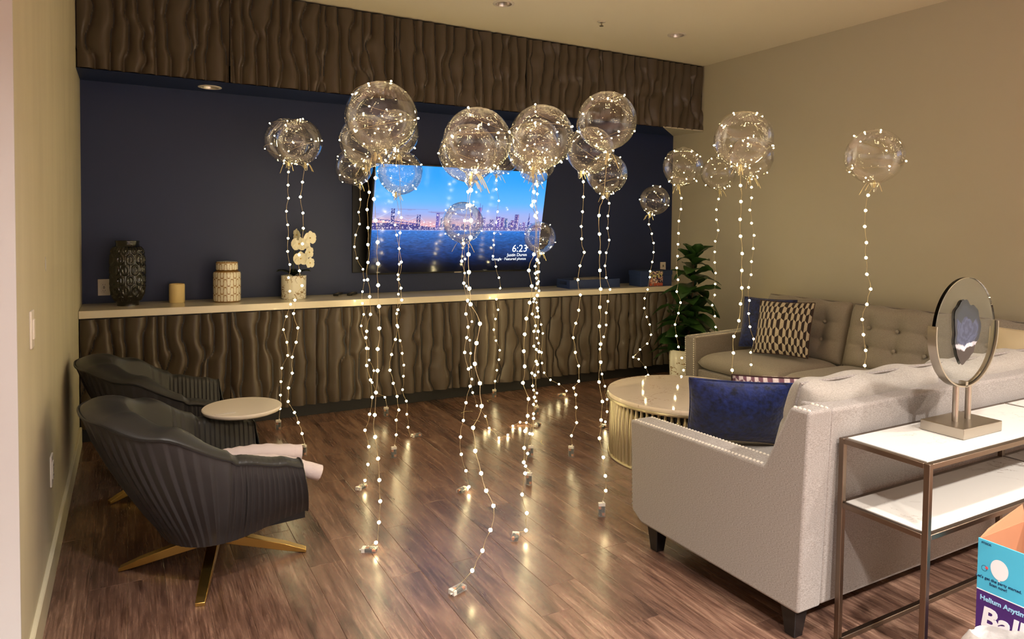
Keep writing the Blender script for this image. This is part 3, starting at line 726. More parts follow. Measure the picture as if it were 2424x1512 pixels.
tip1, tip2 = Vector((.208, 2.909, 0)), Vector((.684, 3.148, 0)); CH = Vector((.30, 3.27, 0))
chair_rz = R(7); leg_a = math.atan2(tip1.y-CH.y, tip1.x-CH.x)-chair_rz
armchair('swivel_armchair', 'nearer charcoal pleated leather swivel armchair with a pink garment on its seat', CH, chair_rz, leg_a)
armchair('swivel_armchair', 'farther charcoal pleated leather swivel armchair against the carved cabinet', (.225, 4.35, 0), R(3), R(20))

# pink garment on the near chair
G = thing('pink_jacket', 'pale pink jacket lying on the near armchair seat with both sleeves hanging forward', 'jacket', (.38, 3.2, .395))
def lump(U, V):
    a = U*2*np.pi; r = (1-V)**.6 if False else np.sqrt(np.clip(1-V*V, 0, 1)); n = vnoise(U*0+np.cos(a)*1.5+4, np.sin(a)*1.5+V*3+4, 12)
    return .17*r*np.cos(a)*(.8+.4*n), .15*r*np.sin(a)*(.8+.4*n), .012+.075*V*(.7+.6*n)
o = link_mesh('jacket_body', fine_grid(60, 20, lump, name='jacket_body'), M['cloth'], G)
def sleeve(pts, rs, cuff):
    sp = spline(pts, 8); m_ = len(sp); r_ = [float(np.interp(i/(m_-1), np.linspace(0, 1, len(rs)), rs))*(1+.05*math.sin(i*1.9)) for i in range(m_)]
    mb = MB().tube(sp, r_, 16); c0 = np.array(mb.v)
    o_ = mb.build('sleeve', M['cloth'], G, smooth=True, angle=80); o_.location = (0, 0, 0)
    d_ = (sp[-1]-sp[-2]).normalized(); c = sp[-1]
    k = MB(); n = 18; u_ = d_.orthogonal().normalized(); v_ = d_.cross(u_); rings = [(-.055, cuff*1.02), (-.05, cuff*1.08), (.0, cuff*1.08), (.002, cuff), (-.03, cuff*.92)]
    vs = [c+d_*z_+(u_*math.cos(2*math.pi*j/n)+v_*math.sin(2*math.pi*j/n))*r for z_, r in rings for j in range(n)]
    k.add(vs, [(i*n+j, i*n+(j+1) % n, (i+1)*n+(j+1) % n, (i+1)*n+j) for i in range(len(rings)-1) for j in range(n)])
    k.build('cuff', M['cloth'], G, smooth=True)
def g_at(px, py, y): return on_y(px, py, y)-G.location
sleeve([g_at(480, 1092, 3.20), g_at(540, 1084, 3.20), g_at(620, 1074, 3.19), g_at(712, 1071, 3.18)], [.026, .042, .044, .036], .034)
sleeve([g_at(540, 1098, 3.12), g_at(620, 1094, 3.11), g_at(690, 1102, 3.10), g_at(757, 1119, 3.09)], [.03, .036, .038, .032], .033)

# small pedestal table between the chairs
T = thing('pedestal_side_table', 'small round white side table on a brass post between the armchairs', 'side table', (.491, 3.635, 0))
MB().lathe([(.17, .562), (.182, .567), (.187, .576), (.187, .582), (.183, .586), (.0, .586)], 64).build('table_top', M['white_top'], T, smooth=True)
MB().cyl((-.037, .158, .012), (-.037, .158, .563), .017, n=20).build('post', M['brass'], T, smooth=True)
MB().lathe([(.13, 0), (.13, .006), (.126, .012), (.0, .013)], 40, (-.037, .175, 0)).build('base_plate', M['brass'], T, smooth=True)
o = MB(); o.box(-.045, .045, -.012, .012, 0, .002)
o = o.build('folded_paper', M['white'], None); o.location = (.40, 3.525, .5865); o.rotation_euler = (0, 0, R(8)); tag(o, 'scrap of white paper lying at the edge of the small round table', 'paper')

# ------------------------------------------------------------------ sofas
def cushion_mesh(w_, h, t_, nx=46, nz=34, ex=7.0, tufts=None, pinch=0.0, colfn=None, depth_=.03, name='cushion', soft=.5, sag=0.0):
    """pillow in local xz, thickness along y, base at z=0; tufted on the +y side"""
    def side(sg):
        def fn(U, V):
            a = -1+2*U; b = -1+2*V
            a = np.sign(a)*np.abs(a)**.85; b = np.sign(b)*np.abs(b)**.85
            prof = np.clip(1-np.abs(a)**ex, 0, 1)**soft*np.clip(1-np.abs(b)**ex, 0, 1)**soft
            y = sg*t_/2*prof
            if tufts and sg > 0:
                us, vs = tufts
                for i_, tu in enumerate(us):
                    y = y-depth_*.35*np.exp(-((a-tu)/.05)**2)*prof*np.exp(-((b-.05)/.75)**4)
                    for tv_ in vs: y = y-depth_*np.exp(-((a-tu)*w_/2/.06)**2-((b-tv_)*h/2/.06)**2)
                for tv_ in vs: y = y-depth_*.35*np.exp(-((b-tv_)/.06)**2)*prof
            px_ = 1-pinch*(1-b*b); pz_ = 1-pinch*(1-a*a)
            z = h/2+b*h/2*pz_+sag*np.sin((a+1)*np.pi*3)*.5*(b > 0)*b
            return a*w_/2*px_, y, z
        return fn
    me1 = fine_grid(nx, nz, side(1), colfn, name); me2 = fine_grid(nx, nz, side(-1), colfn, name)
    bm = bmesh.new(); bm.from_mesh(me1); bm.from_mesh(me2)
    bmesh.ops.remove_doubles(bm, verts=bm.verts, dist=.0002); bmesh.ops.recalc_face_normals(bm, faces=bm.faces)
    bm.to_mesh(me1); bm.free(); bpy.data.meshes.remove(me2); me1.shade_smooth(); return me1
def edge_loop(w_, h, pinch=0.0, n=24):
    pts = []
    for a0, b0, a1, b1 in ((-1, -1, 1, -1), (1, -1, 1, 1), (1, 1, -1, 1), (-1, 1, -1, -1)):
        for i in range(n):
            q = i/n; a = a0+(a1-a0)*q; b = b0+(b1-b0)*q; pts.append((a*w_/2*(1-pinch*(1-b*b)), 0, h/2+b*h/2*(1-pinch*(1-a*a))))
    return pts+pts[:1]

def sofa(name, label, L_, D, loc, rz, ncush, seam=True):
    t = thing(name, label, 'sofa', loc, rz)
    AT = .125
    prof = [(0, .125), (D-.08, .125), (D-.015, .165), (D+.005, .59), (.165, .615), (.055, .86), (-.028, .86)]
    for x0, x1 in ((0, AT), (L_-AT, L_)):
        MB().prism(prof, 'x', x0, x1).build('arm', M['linen'], t, bevel=.011, seg=3)
    MB().prism([(.004, .125), (.22, .125), (.22, .40), (.115, .855), (-.024, .855)], 'x', AT+.001, L_-AT-.001).build('back_frame', M['linen'], t, bevel=.012, seg=3)
    MB().box(AT+.002, L_-AT-.002, .2, D-.03, .125, .325).build('seat_base', M['linen'], t, bevel=.01)
    W = (L_-2*AT)/ncush
    for k in range(ncush):
        x0 = AT+k*W
        def seatfn(U, V, W=W):
            a = -1+2*U; b = -1+2*V; p = np.clip(1-np.abs(a)**9, 0, 1)**.5*np.clip(1-np.abs(b)**9, 0, 1)**.5; return a*(W/2-.004), b*.37, .385+.085*p+.012*(1-a*a)*(1-b*b)
        def seatfn2(U, V, W=W):
            a = -1+2*U; b = -1+2*V; p = np.clip(1-np.abs(a)**14, 0, 1)**.5*np.clip(1-np.abs(b)**14, 0, 1)**.5; return a*(W/2-.004), b*.37, .385-.058*p
        m1 = fine_grid(40, 34, seatfn, name='seat_cushion'); m2 = fine_grid(40, 34, seatfn2, name='seat_cushion')
        bm = bmesh.new(); bm.from_mesh(m1); bm.from_mesh(m2); bmesh.ops.remove_doubles(bm, verts=bm.verts, dist=.0003); bmesh.ops.recalc_face_normals(bm, faces=bm.faces); bm.to_mesh(m1); bm.free(); m1.shade_smooth()
        o = link_mesh('seat_cushion', m1, M['linen_cush'], t); o.location = (x0+W/2, .605, 0)
        bw, bh = W-.015, .50; us, vs = [-.55, 0, .55], [.28, -.30]
        bc = link_mesh('back_cushion', cushion_mesh(bw, bh, .19, 60, 44, 8, (us, vs), depth_=.035, name='back_cushion', sag=.014), M['linen_cush'], t)
        bc.location = (x0+W/2, .245, .435); bc.rotation_euler = (R(15), 0, 0)
        pip = MB().tube(edge_loop(bw, bh), .006, 6).build('piping', M['linen'], bc, smooth=True)
        for u_ in us:
            for v_ in vs:
                bt = MB().lathe([(.0145, 0), (.013, .006), (.006, .010), (.0, .011)], 12).build('button', M['linen_cush'], bc, smooth=True)
                bt.location = (u_*bw/2, .060, bh/2+v_*bh/2); bt.rotation_euler = (R(-90), 0, 0)
    for x in (.07, L_-.07):
        for y in (.07, D-.12):
            MB().add([(x+sx*q, y+sy*q, z) for z, q in ((0, .022), (.128, .036)) for sx, sy in ((-1, -1), (1, -1), (1, 1), (-1, 1))],
                     [(3, 2, 1, 0), (4, 5, 6, 7)]+[(i, (i+1) % 4, 4+(i+1) % 4, 4+i) for i in range(4)]).build('leg', M['black_wood'], t, bevel=.003)
    # rows of nailheads along the arm edges
    nh = MB()
    def row(p, q, step=.018):
        p, q = Vector(p), Vector(q); n = int((q-p).length/step)
        for i in range(n+1):
            c = p.lerp(q, i/n); nh.lathe([(.0074, -.001), (.0062, .0026), (.0028, .0048)], 6, c)
    def front_row(p, q, step=.018):
        p, q = Vector(p), Vector(q); n = int((q-p).length/step)
        for i in range(n+1):
            c = p.lerp(q, i/n); nh.add([c+Vector((.0074*math.cos(a), 0, .0074*math.sin(a))) for a in np.linspace(0, 2*np.pi, 7)[:6]]+[c+Vector((0, .004, 0))], [(i_, (i_+1) % 6, 6) for i_ in range(6)])
    for x0, x1 in ((0, AT), (L_-AT, L_)):
        for x in (x0+.014, x1-.014):
            row((x, .185, .6145), (x, D-.02, .5905))
            front_row((x, D-.004, .19), (x, D+.006, .575))
        row((x0+.016, -.012, .860), (x0+.016, .045, .860)); row((x1-.016, -.012, .860), (x1-.016, .045, .860))
    tag(nh.build('nailhead_trim', M['nail'], t), kind='stuff')
    return t
SN = sofa('linen_sofa', 'near grey-beige linen sofa seen from behind its arm, with nailhead trim', 2.0, .945, (2.075, 1.612, 0), 0, 2)
SF = sofa('linen_sofa', 'far grey-beige linen sofa with tufted back along the right wall', 2.71, 1.0, (5.10, 1.655, 0), R(90), 3)

# ------------------------------------------------------------------ cushions
def put_pillow(o, c, facing, lean, roll=0.0):
    """c centre, facing: azimuth of the visible normal, lean: degrees the top tips away from that side"""
    az = R(facing)
    o.matrix_world = Matrix.Translation(c) @ Matrix.Rotation(az-R(90), 4, 'Z') @ Matrix.Rotation(R(lean), 4, 'X') @ Matrix.Rotation(R(roll), 4, 'Y')
def pillow(name, label, size, m, c, facing, lean, roll=0, thick=.15, colfn=None, h=None, nn=64):
    h = h or size; me = cushion_mesh(size, h, thick, nn, nn, 2.6, None, .045, colfn, name='pillow_cover', soft=.75)
    me.transform(Matrix.Translation((0, 0, -h/2)))
    t = thing(name, label, 'cushion')
    put_pillow(t, c, facing, lean, roll)
    link_mesh('pillow_cover', me, m, t)
    pts = [(x, y, z-h/2) for x, y, z in edge_loop(size, h, .045)]
    MB().tube(pts, .004, 5).build('seam_piping', m if colfn is None else M['ribbon_dk'], t, smooth=True)
    return t
M['ribbon_dk'] = mat('brown_seam', (66, 44, 38), .8)
def hex_rgb(nc, nr, dark=(54, 36, 36), light=(206, 184, 156)):
    """tall pointed hexagons in offset rows, each split into a light left half and a dark right half"""
    def f(U, V):
        x = U*nc; y = V*nr; j0 = np.floor(y); best = np.full(U.shape, 9.0); side = np.zeros(U.shape, bool)
        for j in (j0, j0+1):
            xx = x-(j % 2)*.5; dx = xx-np.round(xx); dy = np.abs(y-j); m_ = np.maximum(np.abs(dx)*2, np.abs(dx)+dy/(2/3.)*1.0)
            side = np.where(m_ < best, dx < 0, side); best = np.minimum(best, m_)
        n = vnoise(U*90, V*90, 6, 2)[..., None]*.18
        return np.where(side[..., None], np.array(light)/255, np.array(dark)/255)*(.9+n)
    return f
pillow('velvet_cushion', 'navy velvet cushion at the far end of the far sofa, behind the patterned one', .43, M['velvet'], (4.66, 3.985, .708), 205, 18)
pillow('patterned_cushion', 'brown and cream geometric cushion on the far sofa', .44, M['attr_matte'], (4.53, 3.72, .712), 196, 20, 2, colfn=hex_rgb(10, 7.5, (44, 31, 33), (194, 182, 164)), nn=200)
pillow('velvet_cushion', 'large navy velvet cushion on the near sofa against its arm', .46, M['velvet'], (2.47, 2.265, .650), 229, -28, h=.37)
pillow('patterned_cushion', 'plum and white triangle cushion on the near sofa behind the navy velvet one', .44, M['attr_matte'], (2.82, 2.36, .636), 232, -30, 0, h=.33, colfn=hex_rgb(11, 8, (120, 78, 92), (226, 208, 204)), nn=120)
pillow('fluffy_cushion', 'cream fluffy cushion at the right edge of the photo on the far sofa', .42, M['fur'], (4.64, 2.08, .712), 190, 20, 0, .18)

# ------------------------------------------------------------------ coffee table
CT = thing('drum_coffee_table', 'round coffee table with rosy white marble top and fluted gold drum base', 'coffee table', (3.205, 3.40, 0))
MB().lathe([(.495, .388), (.505, .392), (.508, .404), (.508, .412), (.504, .42), (.0, .42)], 96).build('marble_top', M['marble'], CT, smooth=True)
MB().lathe([(.49, .376), (.511, .378), (.513, .386), (.511, .394), (.49, .394)], 96).build('metal_rim', M['gold'], CT, smooth=True)
MB().lathe([(.455, .01), (.455, .38)], 72).build('inner_drum', M['dark'], CT, smooth=True)
MB().lathe([(.46, 0), (.497, 0), (.500, .006), (.497, .014), (.46, .016)], 96).build('foot_ring', M['gold'], CT, smooth=True)
NF = 76; fl = MB(); sec = []
for z, wd, dp in ((.012, .0196, .022), (.20, .0196, .022), (.285, .0190, .022), (.325, .0150, .020), (.352, .0090, .014), (.366, .0100, .014), (.378, .0150, .020)):
    sec.append([(math.cos(a)*dp, math.sin(a)*wd, z) for a in np.linspace(-math.pi/2, math.pi/2, 7)])
fl.grid(sec); fm = fl.mesh('flute', True); fm.materials.append(M['gold'])
for k in range(NF):
    a = 2*math.pi*k/NF; o = link_mesh('flute', fm, None, CT); o.location = (.470*math.cos(a), .470*math.sin(a), 0); o.rotation_euler = (0, 0, a)

# ------------------------------------------------------------------ console table behind the near sofa
CX0, CX1, CX2, CY0, CY1, CZ = 2.235, 3.33, 4.425, 1.258, 1.582, .752
CO = thing('console_table', 'bronze-framed console table with white marble top and shelf behind the near sofa', 'console table', (CX0, CY0, 0))
B_ = .020; cw, cdp = CX2-CX0, CY1-CY0; mid = CX1-CX0
for x in (B_/2, mid, cw-B_/2):
    for y in (B_/2, cdp-B_/2):
        MB().box(x-B_/2, x+B_/2, y-B_/2, y+B_/2, 0, CZ-.001).build('leg', M['bronze'], CO, bevel=.002)
for z in (CZ-B_, .500, .0):
    for y in (B_/2, cdp-B_/2):
        for x0, x1 in ((B_, mid-B_/2), (mid+B_/2, cw-B_)): MB().box(x0, x1, y-B_/2, y+B_/2, z, z+B_-.0015).build('long_rail', M['bronze'], CO, bevel=.002)
    for x in (B_/2, mid, cw-B_/2): MB().box(x-B_/2, x+B_/2, B_, cdp-B_, z, z+B_-.0015).build('cross_rail', M['bronze'], CO, bevel=.002)
for z in (CZ-B_+.001, .501):
    nm = 'marble_top' if z > .6 else 'marble_shelf'
    for x0, x1 in ((B_, mid-B_/2), (mid+B_/2, cw-B_)): MB().box(x0+.001, x1-.001, B_+.001, cdp-B_-.001, z, z+B_).build(nm, M['marble2'], CO, bevel=.001)

# ------------------------------------------------------------------ agate sculpture
ZP = CZ+.002
AG = thing('agate_sculpture', 'dark blue agate slice in a round clear disc on a nickel stand, on the console', 'sculpture', (2.725, 1.425, ZP))
MB().box(-.128, .128, -.078, .078, 0, .038).build('stand_base', M['nickel'], AG, bevel=.002)
for x in (-.042, .042): MB().cyl((x, 0, .038), (x, 0, .172), .0105, n=18).build('post', M['nickel'], AG, smooth=True)
ZD, RD = .038+.128+.207, .200
ring = MB(); P = []
for a in np.linspace(R(-188), R(8), 60):
    c_, s_ = math.cos(a), math.sin(a); P.append([(c_*r, y, ZD+s_*r) for r, y in ((RD+.003, -.016), (RD+.009, -.016), (RD+.009, .016), (RD+.003, .016), (RD+.003, -.016))])
ring.grid(P); n_ = len(ring.v); ring.f += [tuple(range(4)), tuple(range(n_-5, n_-1))]
ring.build('cradle_band', M['nickel'], AG, smooth=True)
M['acrylic'] = mat('clear_acrylic', (240, 244, 244), .02, trans=1.0, ior=1.18)
disc = MB(); n = 96
for y, r in ((-.0075, RD-.002), (-.006, RD), (.006, RD), (.0075, RD-.002)): disc.v += [(r*math.cos(2*math.pi*k/n), y, ZD+r*math.sin(2*math.pi*k/n)) for k in range(n)]
disc.f += [(i*n+k, i*n+(k+1) % n, (i+1)*n+(k+1) % n, (i+1)*n+k) for i in range(3) for k in range(n)]+[tuple(range(n-1, -1, -1)), tuple(range(3*n, 4*n))]
disc.build('clear_disc', M['acrylic'], AG, smooth=True, angle=15)
def agate_fn(U, V):
    a = U*2*np.pi; rad = .100+.010*np.sin(a*3+1)+.004*np.sin(a*7+2)+.002*np.sin(a*13); return V*rad*np.cos(a)*.86, U*0-.0088, ZD+.003+V*rad*np.sin(a)*1.14
def agate_rgb(U, V):
    a = U*2*np.pi; n = vnoise(np.cos(a)*V*3+5, np.sin(a)*V*3+5, 14); rings = .5+.5*np.sin((V+n*.6)*30)
    base = np.array([44, 54, 84])/255; lt = np.array([96, 112, 148])/255; c = base*(1-rings[..., None]*.35)+lt*rings[..., None]*.35
    dk = np.array([14, 24, 40])/255; e = smooth01(V, .72, .95)[..., None]; c = c*(1-e)+dk*e
    top = ((np.sin(a) > .45) & (V > .45))[..., None]; c = np.where(top, c*.35+np.array([10, 26, 34])/255*.65, c)
    bot = (np.sin(a)*V < -.58)[..., None]; c = np.where(bot, np.array([46, 34, 36])/255, c)
    refracted = ((np.sin(a)*V < -.45) & (np.sin(a)*V > -.58))[..., None]; c = np.where(refracted, np.array([196, 196, 206])/255*(.75+.4*n[..., None]), c); return c  # pale band: refracted view of the sofa top, painted into the slice colour
ag = fine_grid(130, 40, agate_fn, agate_rgb, 'agate_slice'); link_mesh('agate_slice', ag, M['attr_gloss'], AG)
o = link_mesh('agate_slice', ag, None, AG); o.scale = (1, -1, 1)
MB().box(-.008, .008, -.016, .016, ZD-RD-.006, ZD-RD+.012).build('clip', M['nickel'], AG)

# ------------------------------------------------------------------ potted rubber plant
PL_ = thing('potted_plant', 'leafy green rubber plant in a white crackle pot beside the far sofa arm', 'potted plant', (4.52, 4.80, 0))
link_mesh('pot', fine_grid(260, 140, cyl_fn(.135, .15, .375, .018), crackle(52, 14, 12, .03), 'pot'), M['attr_gloss'], PL_)
MB().lathe([(.13, 0), (.13, .006)], 40).build('pot_base', M['white'], PL_)
MB().lathe([(.130, .30), (.125, .325), (.02, .335), (.002, .335)], 32).build('moss', M['soil'], PL_, smooth=True)
trunks = [spline([(0, 0, .3), (.03, -.02, .6), (.05, -.03, .95), (.062, -.02, 1.22)], 6), spline([(-.03, .03, .3), (-.07, .02, .55), (-.09, 0, .82)], 6), spline([(.04, .02, .3), (.10, .03, .52), (.14, .03, .74)], 6)]
for tr in trunks: MB().tube(tr, [.013-.008*i/(len(tr)-1) for i in range(len(tr))], 8).build('trunk', M['trunk'], PL_, smooth=True)
def leaf_mesh(L_, W, droop, fold):
    P = []
    for i in range(10):
        q = i/9; wd = W*(math.sin(math.pi*min(1, .06+.94*q))**.75)*(1-.25*q) if q < 1 else .001
        x = L_*q; z = .35*L_*q-droop*L_*q*q
        P.append([(x, k*wd, z+fold*abs(k)*wd+.004*math.sin(q*18+k*2)) for k in (-1, -.55, 0, .55, 1)])
    me = MB().grid(P).mesh('leaf', True, 80); me.materials.append(M['leaf']); return me
lm = [leaf_mesh(.250, .092, d_, f_) for d_, f_ in ((.35, .35), (.65, .25), (.9, .3), (.15, .5))]
rg = random.Random(12)
def leaf_at(p, az, pitch, sc_, k):
    o = link_mesh('leaf', lm[k % 4], None, PL_); o.location = p; o.rotation_euler = (R(rg.uniform(-25, 25)), R(-pitch), az); o.scale = (sc_, sc_*rg.uniform(.9, 1.15), sc_)
for tr, n0, n1 in ((trunks[0], .18, 1.0), (trunks[1], .1, 1.0), (trunks[2], .1, 1.0)):
    cnt = 40 if tr is trunks[0] else 17
    for k in range(cnt):
        q = n0+(n1-n0)*k/(cnt-1); i = min(int(q*(len(tr)-1)), len(tr)-1); p = tr[i]
        leaf_at(p, k*2.399+rg.uniform(-.3, .3), rg.uniform(-8, 22)+40*max(0, q-.8)*3, rg.uniform(.92, 1.22)*(1.12-.35*q), k)
for az in (.4, 1.7, 3.0, 4.4): leaf_at(trunks[0][-1], az, 34, .72, 3)

# ------------------------------------------------------------------ printed carton and bag at the lower right
BX = thing('helium_carton', 'open blue and purple printed carton standing on the floor before the console', 'carton', (2.42, .90, 0))
bw, bd, bh = .30, .30, .50; th = .004
MB().box(0, th, 0, bd, .335, bh).build('front_panel', M['box_blue'], BX); MB().box(0, th, 0, bd, 0, .333).build('front_panel', M['box_purple'], BX)
MB().box(-.0004, 0, 0, bd, .3325, .3355).build('front_stripe', M['ink_w'], BX)
MB().box(th, bw, bd-th, bd, 0, bh-.002).build('side_panel', M['card'], BX)
MB().box(th, bw, 0, th, 0, bh-.004).build('side_panel', M['card'], BX)
MB().box(bw-th, bw, th, bd-th, 0, bh+.02).build('rear_panel', M['card'], BX)
MB().box(th, bw-th, th, bd-th, 0, .004).build('bottom_panel', M['card'], BX)
fl_ = MB().add([(.0, bd-.002, bh-.002), (bw, bd-.002, bh-.002), (bw, bd+.012, bh+.05), (bw*.25, bd+.008, bh+.012)], [(0, 1, 2, 3)]).build('top_flap', M['card'], BX)
def face_text(s, size, m, y, z, bold=0.0, align='CENTER', name='lettering', shear=0):
    o = text_mesh(s, size, m, name, BX, .0004, align, bold, shear)
    o.matrix_basis = Matrix.Translation((-.0008, y, z)) @ Matrix.Rotation(R(-90), 4, 'Z') @ Matrix.Rotation(R(90), 4, 'X'); return o
# across the face the reading direction runs towards -y
face_text("Let's get the party started.", .0125, M['ink'], .237, .374, .0002)
face_text("Scan now!", .0125, M['ink'], .237, .360, .0002)
face_text("Helium Anytime\u2122", .0215, M['ink_b'], .289, .303, .0006, 'LEFT')
face_text("Balloon", .088, M['ink_w'], .286, .222, .003, 'LEFT', shear=.12)
face_text("STOCK", .009, M['ink'], .290, .487, .0002, 'LEFT')
def face_disc(yc, zc, ry, rz_, m, name, ring=None):
    n = 40; mb = MB(); x0 = -.0007
    if ring:
        P = [[(x0, yc+q*ry*math.cos(a), zc+q*rz_*math.sin(a)) for q in (1, ring)] for a in np.linspace(0, 2*math.pi, n)]; mb.grid(P)
    else: mb.add([(x0, yc+ry*math.cos(2*math.pi*k/n), zc+rz_*math.sin(2*math.pi*k/n)*(1.0 if math.sin(2*math.pi*k/n) > 0 else 1.18)) for k in range(n)], [tuple(range(n))])
    return mb.build(name, m, BX)
face_disc(.235, .422, .026, .030, M['ink_w'], 'printed_balloon')
MB().add([(-.0007, .239, .383), (-.0007, .231, .383), (-.0007, .235, .389)], [(0, 1, 2)]).build('printed_balloon_knot', M['ink_w'], BX)
face_disc(.279, .408, .0085, .0095, M['ink'], 'printed_ring', .88); face_disc(.2722, .412, .0045, .0045, M['ink_r'], 'printed_dot')
def bag_fn(U, V):
    a = U*2*np.pi; n = vnoise(np.cos(a)*2+5+V*2, np.sin(a)*2+5+V*3, 33, 4); r = np.interp(V, [0, .12, .6, .9, 1], [.12, .16, .15, .125, .115])*(.82+.36*n)
    sx = 1.0; return r*np.cos(a)*.9, r*np.sin(a)*1.25, V*.305*(.93+.14*vnoise(np.cos(a)*1.5+3, np.sin(a)*1.5+3, 8, 2))
BG = thing('plastic_bag', 'crumpled white plastic bag at the lower right corner in front of the carton', 'bag', (2.235, .965, 0))
bo = link_mesh('bag_body', fine_grid(90, 30, bag_fn, name='bag_body'), M['bag'], BG)
MB().lathe([(.115, .004), (.10, .0)], 24).build('bag_bottom', M['bag'], BG)

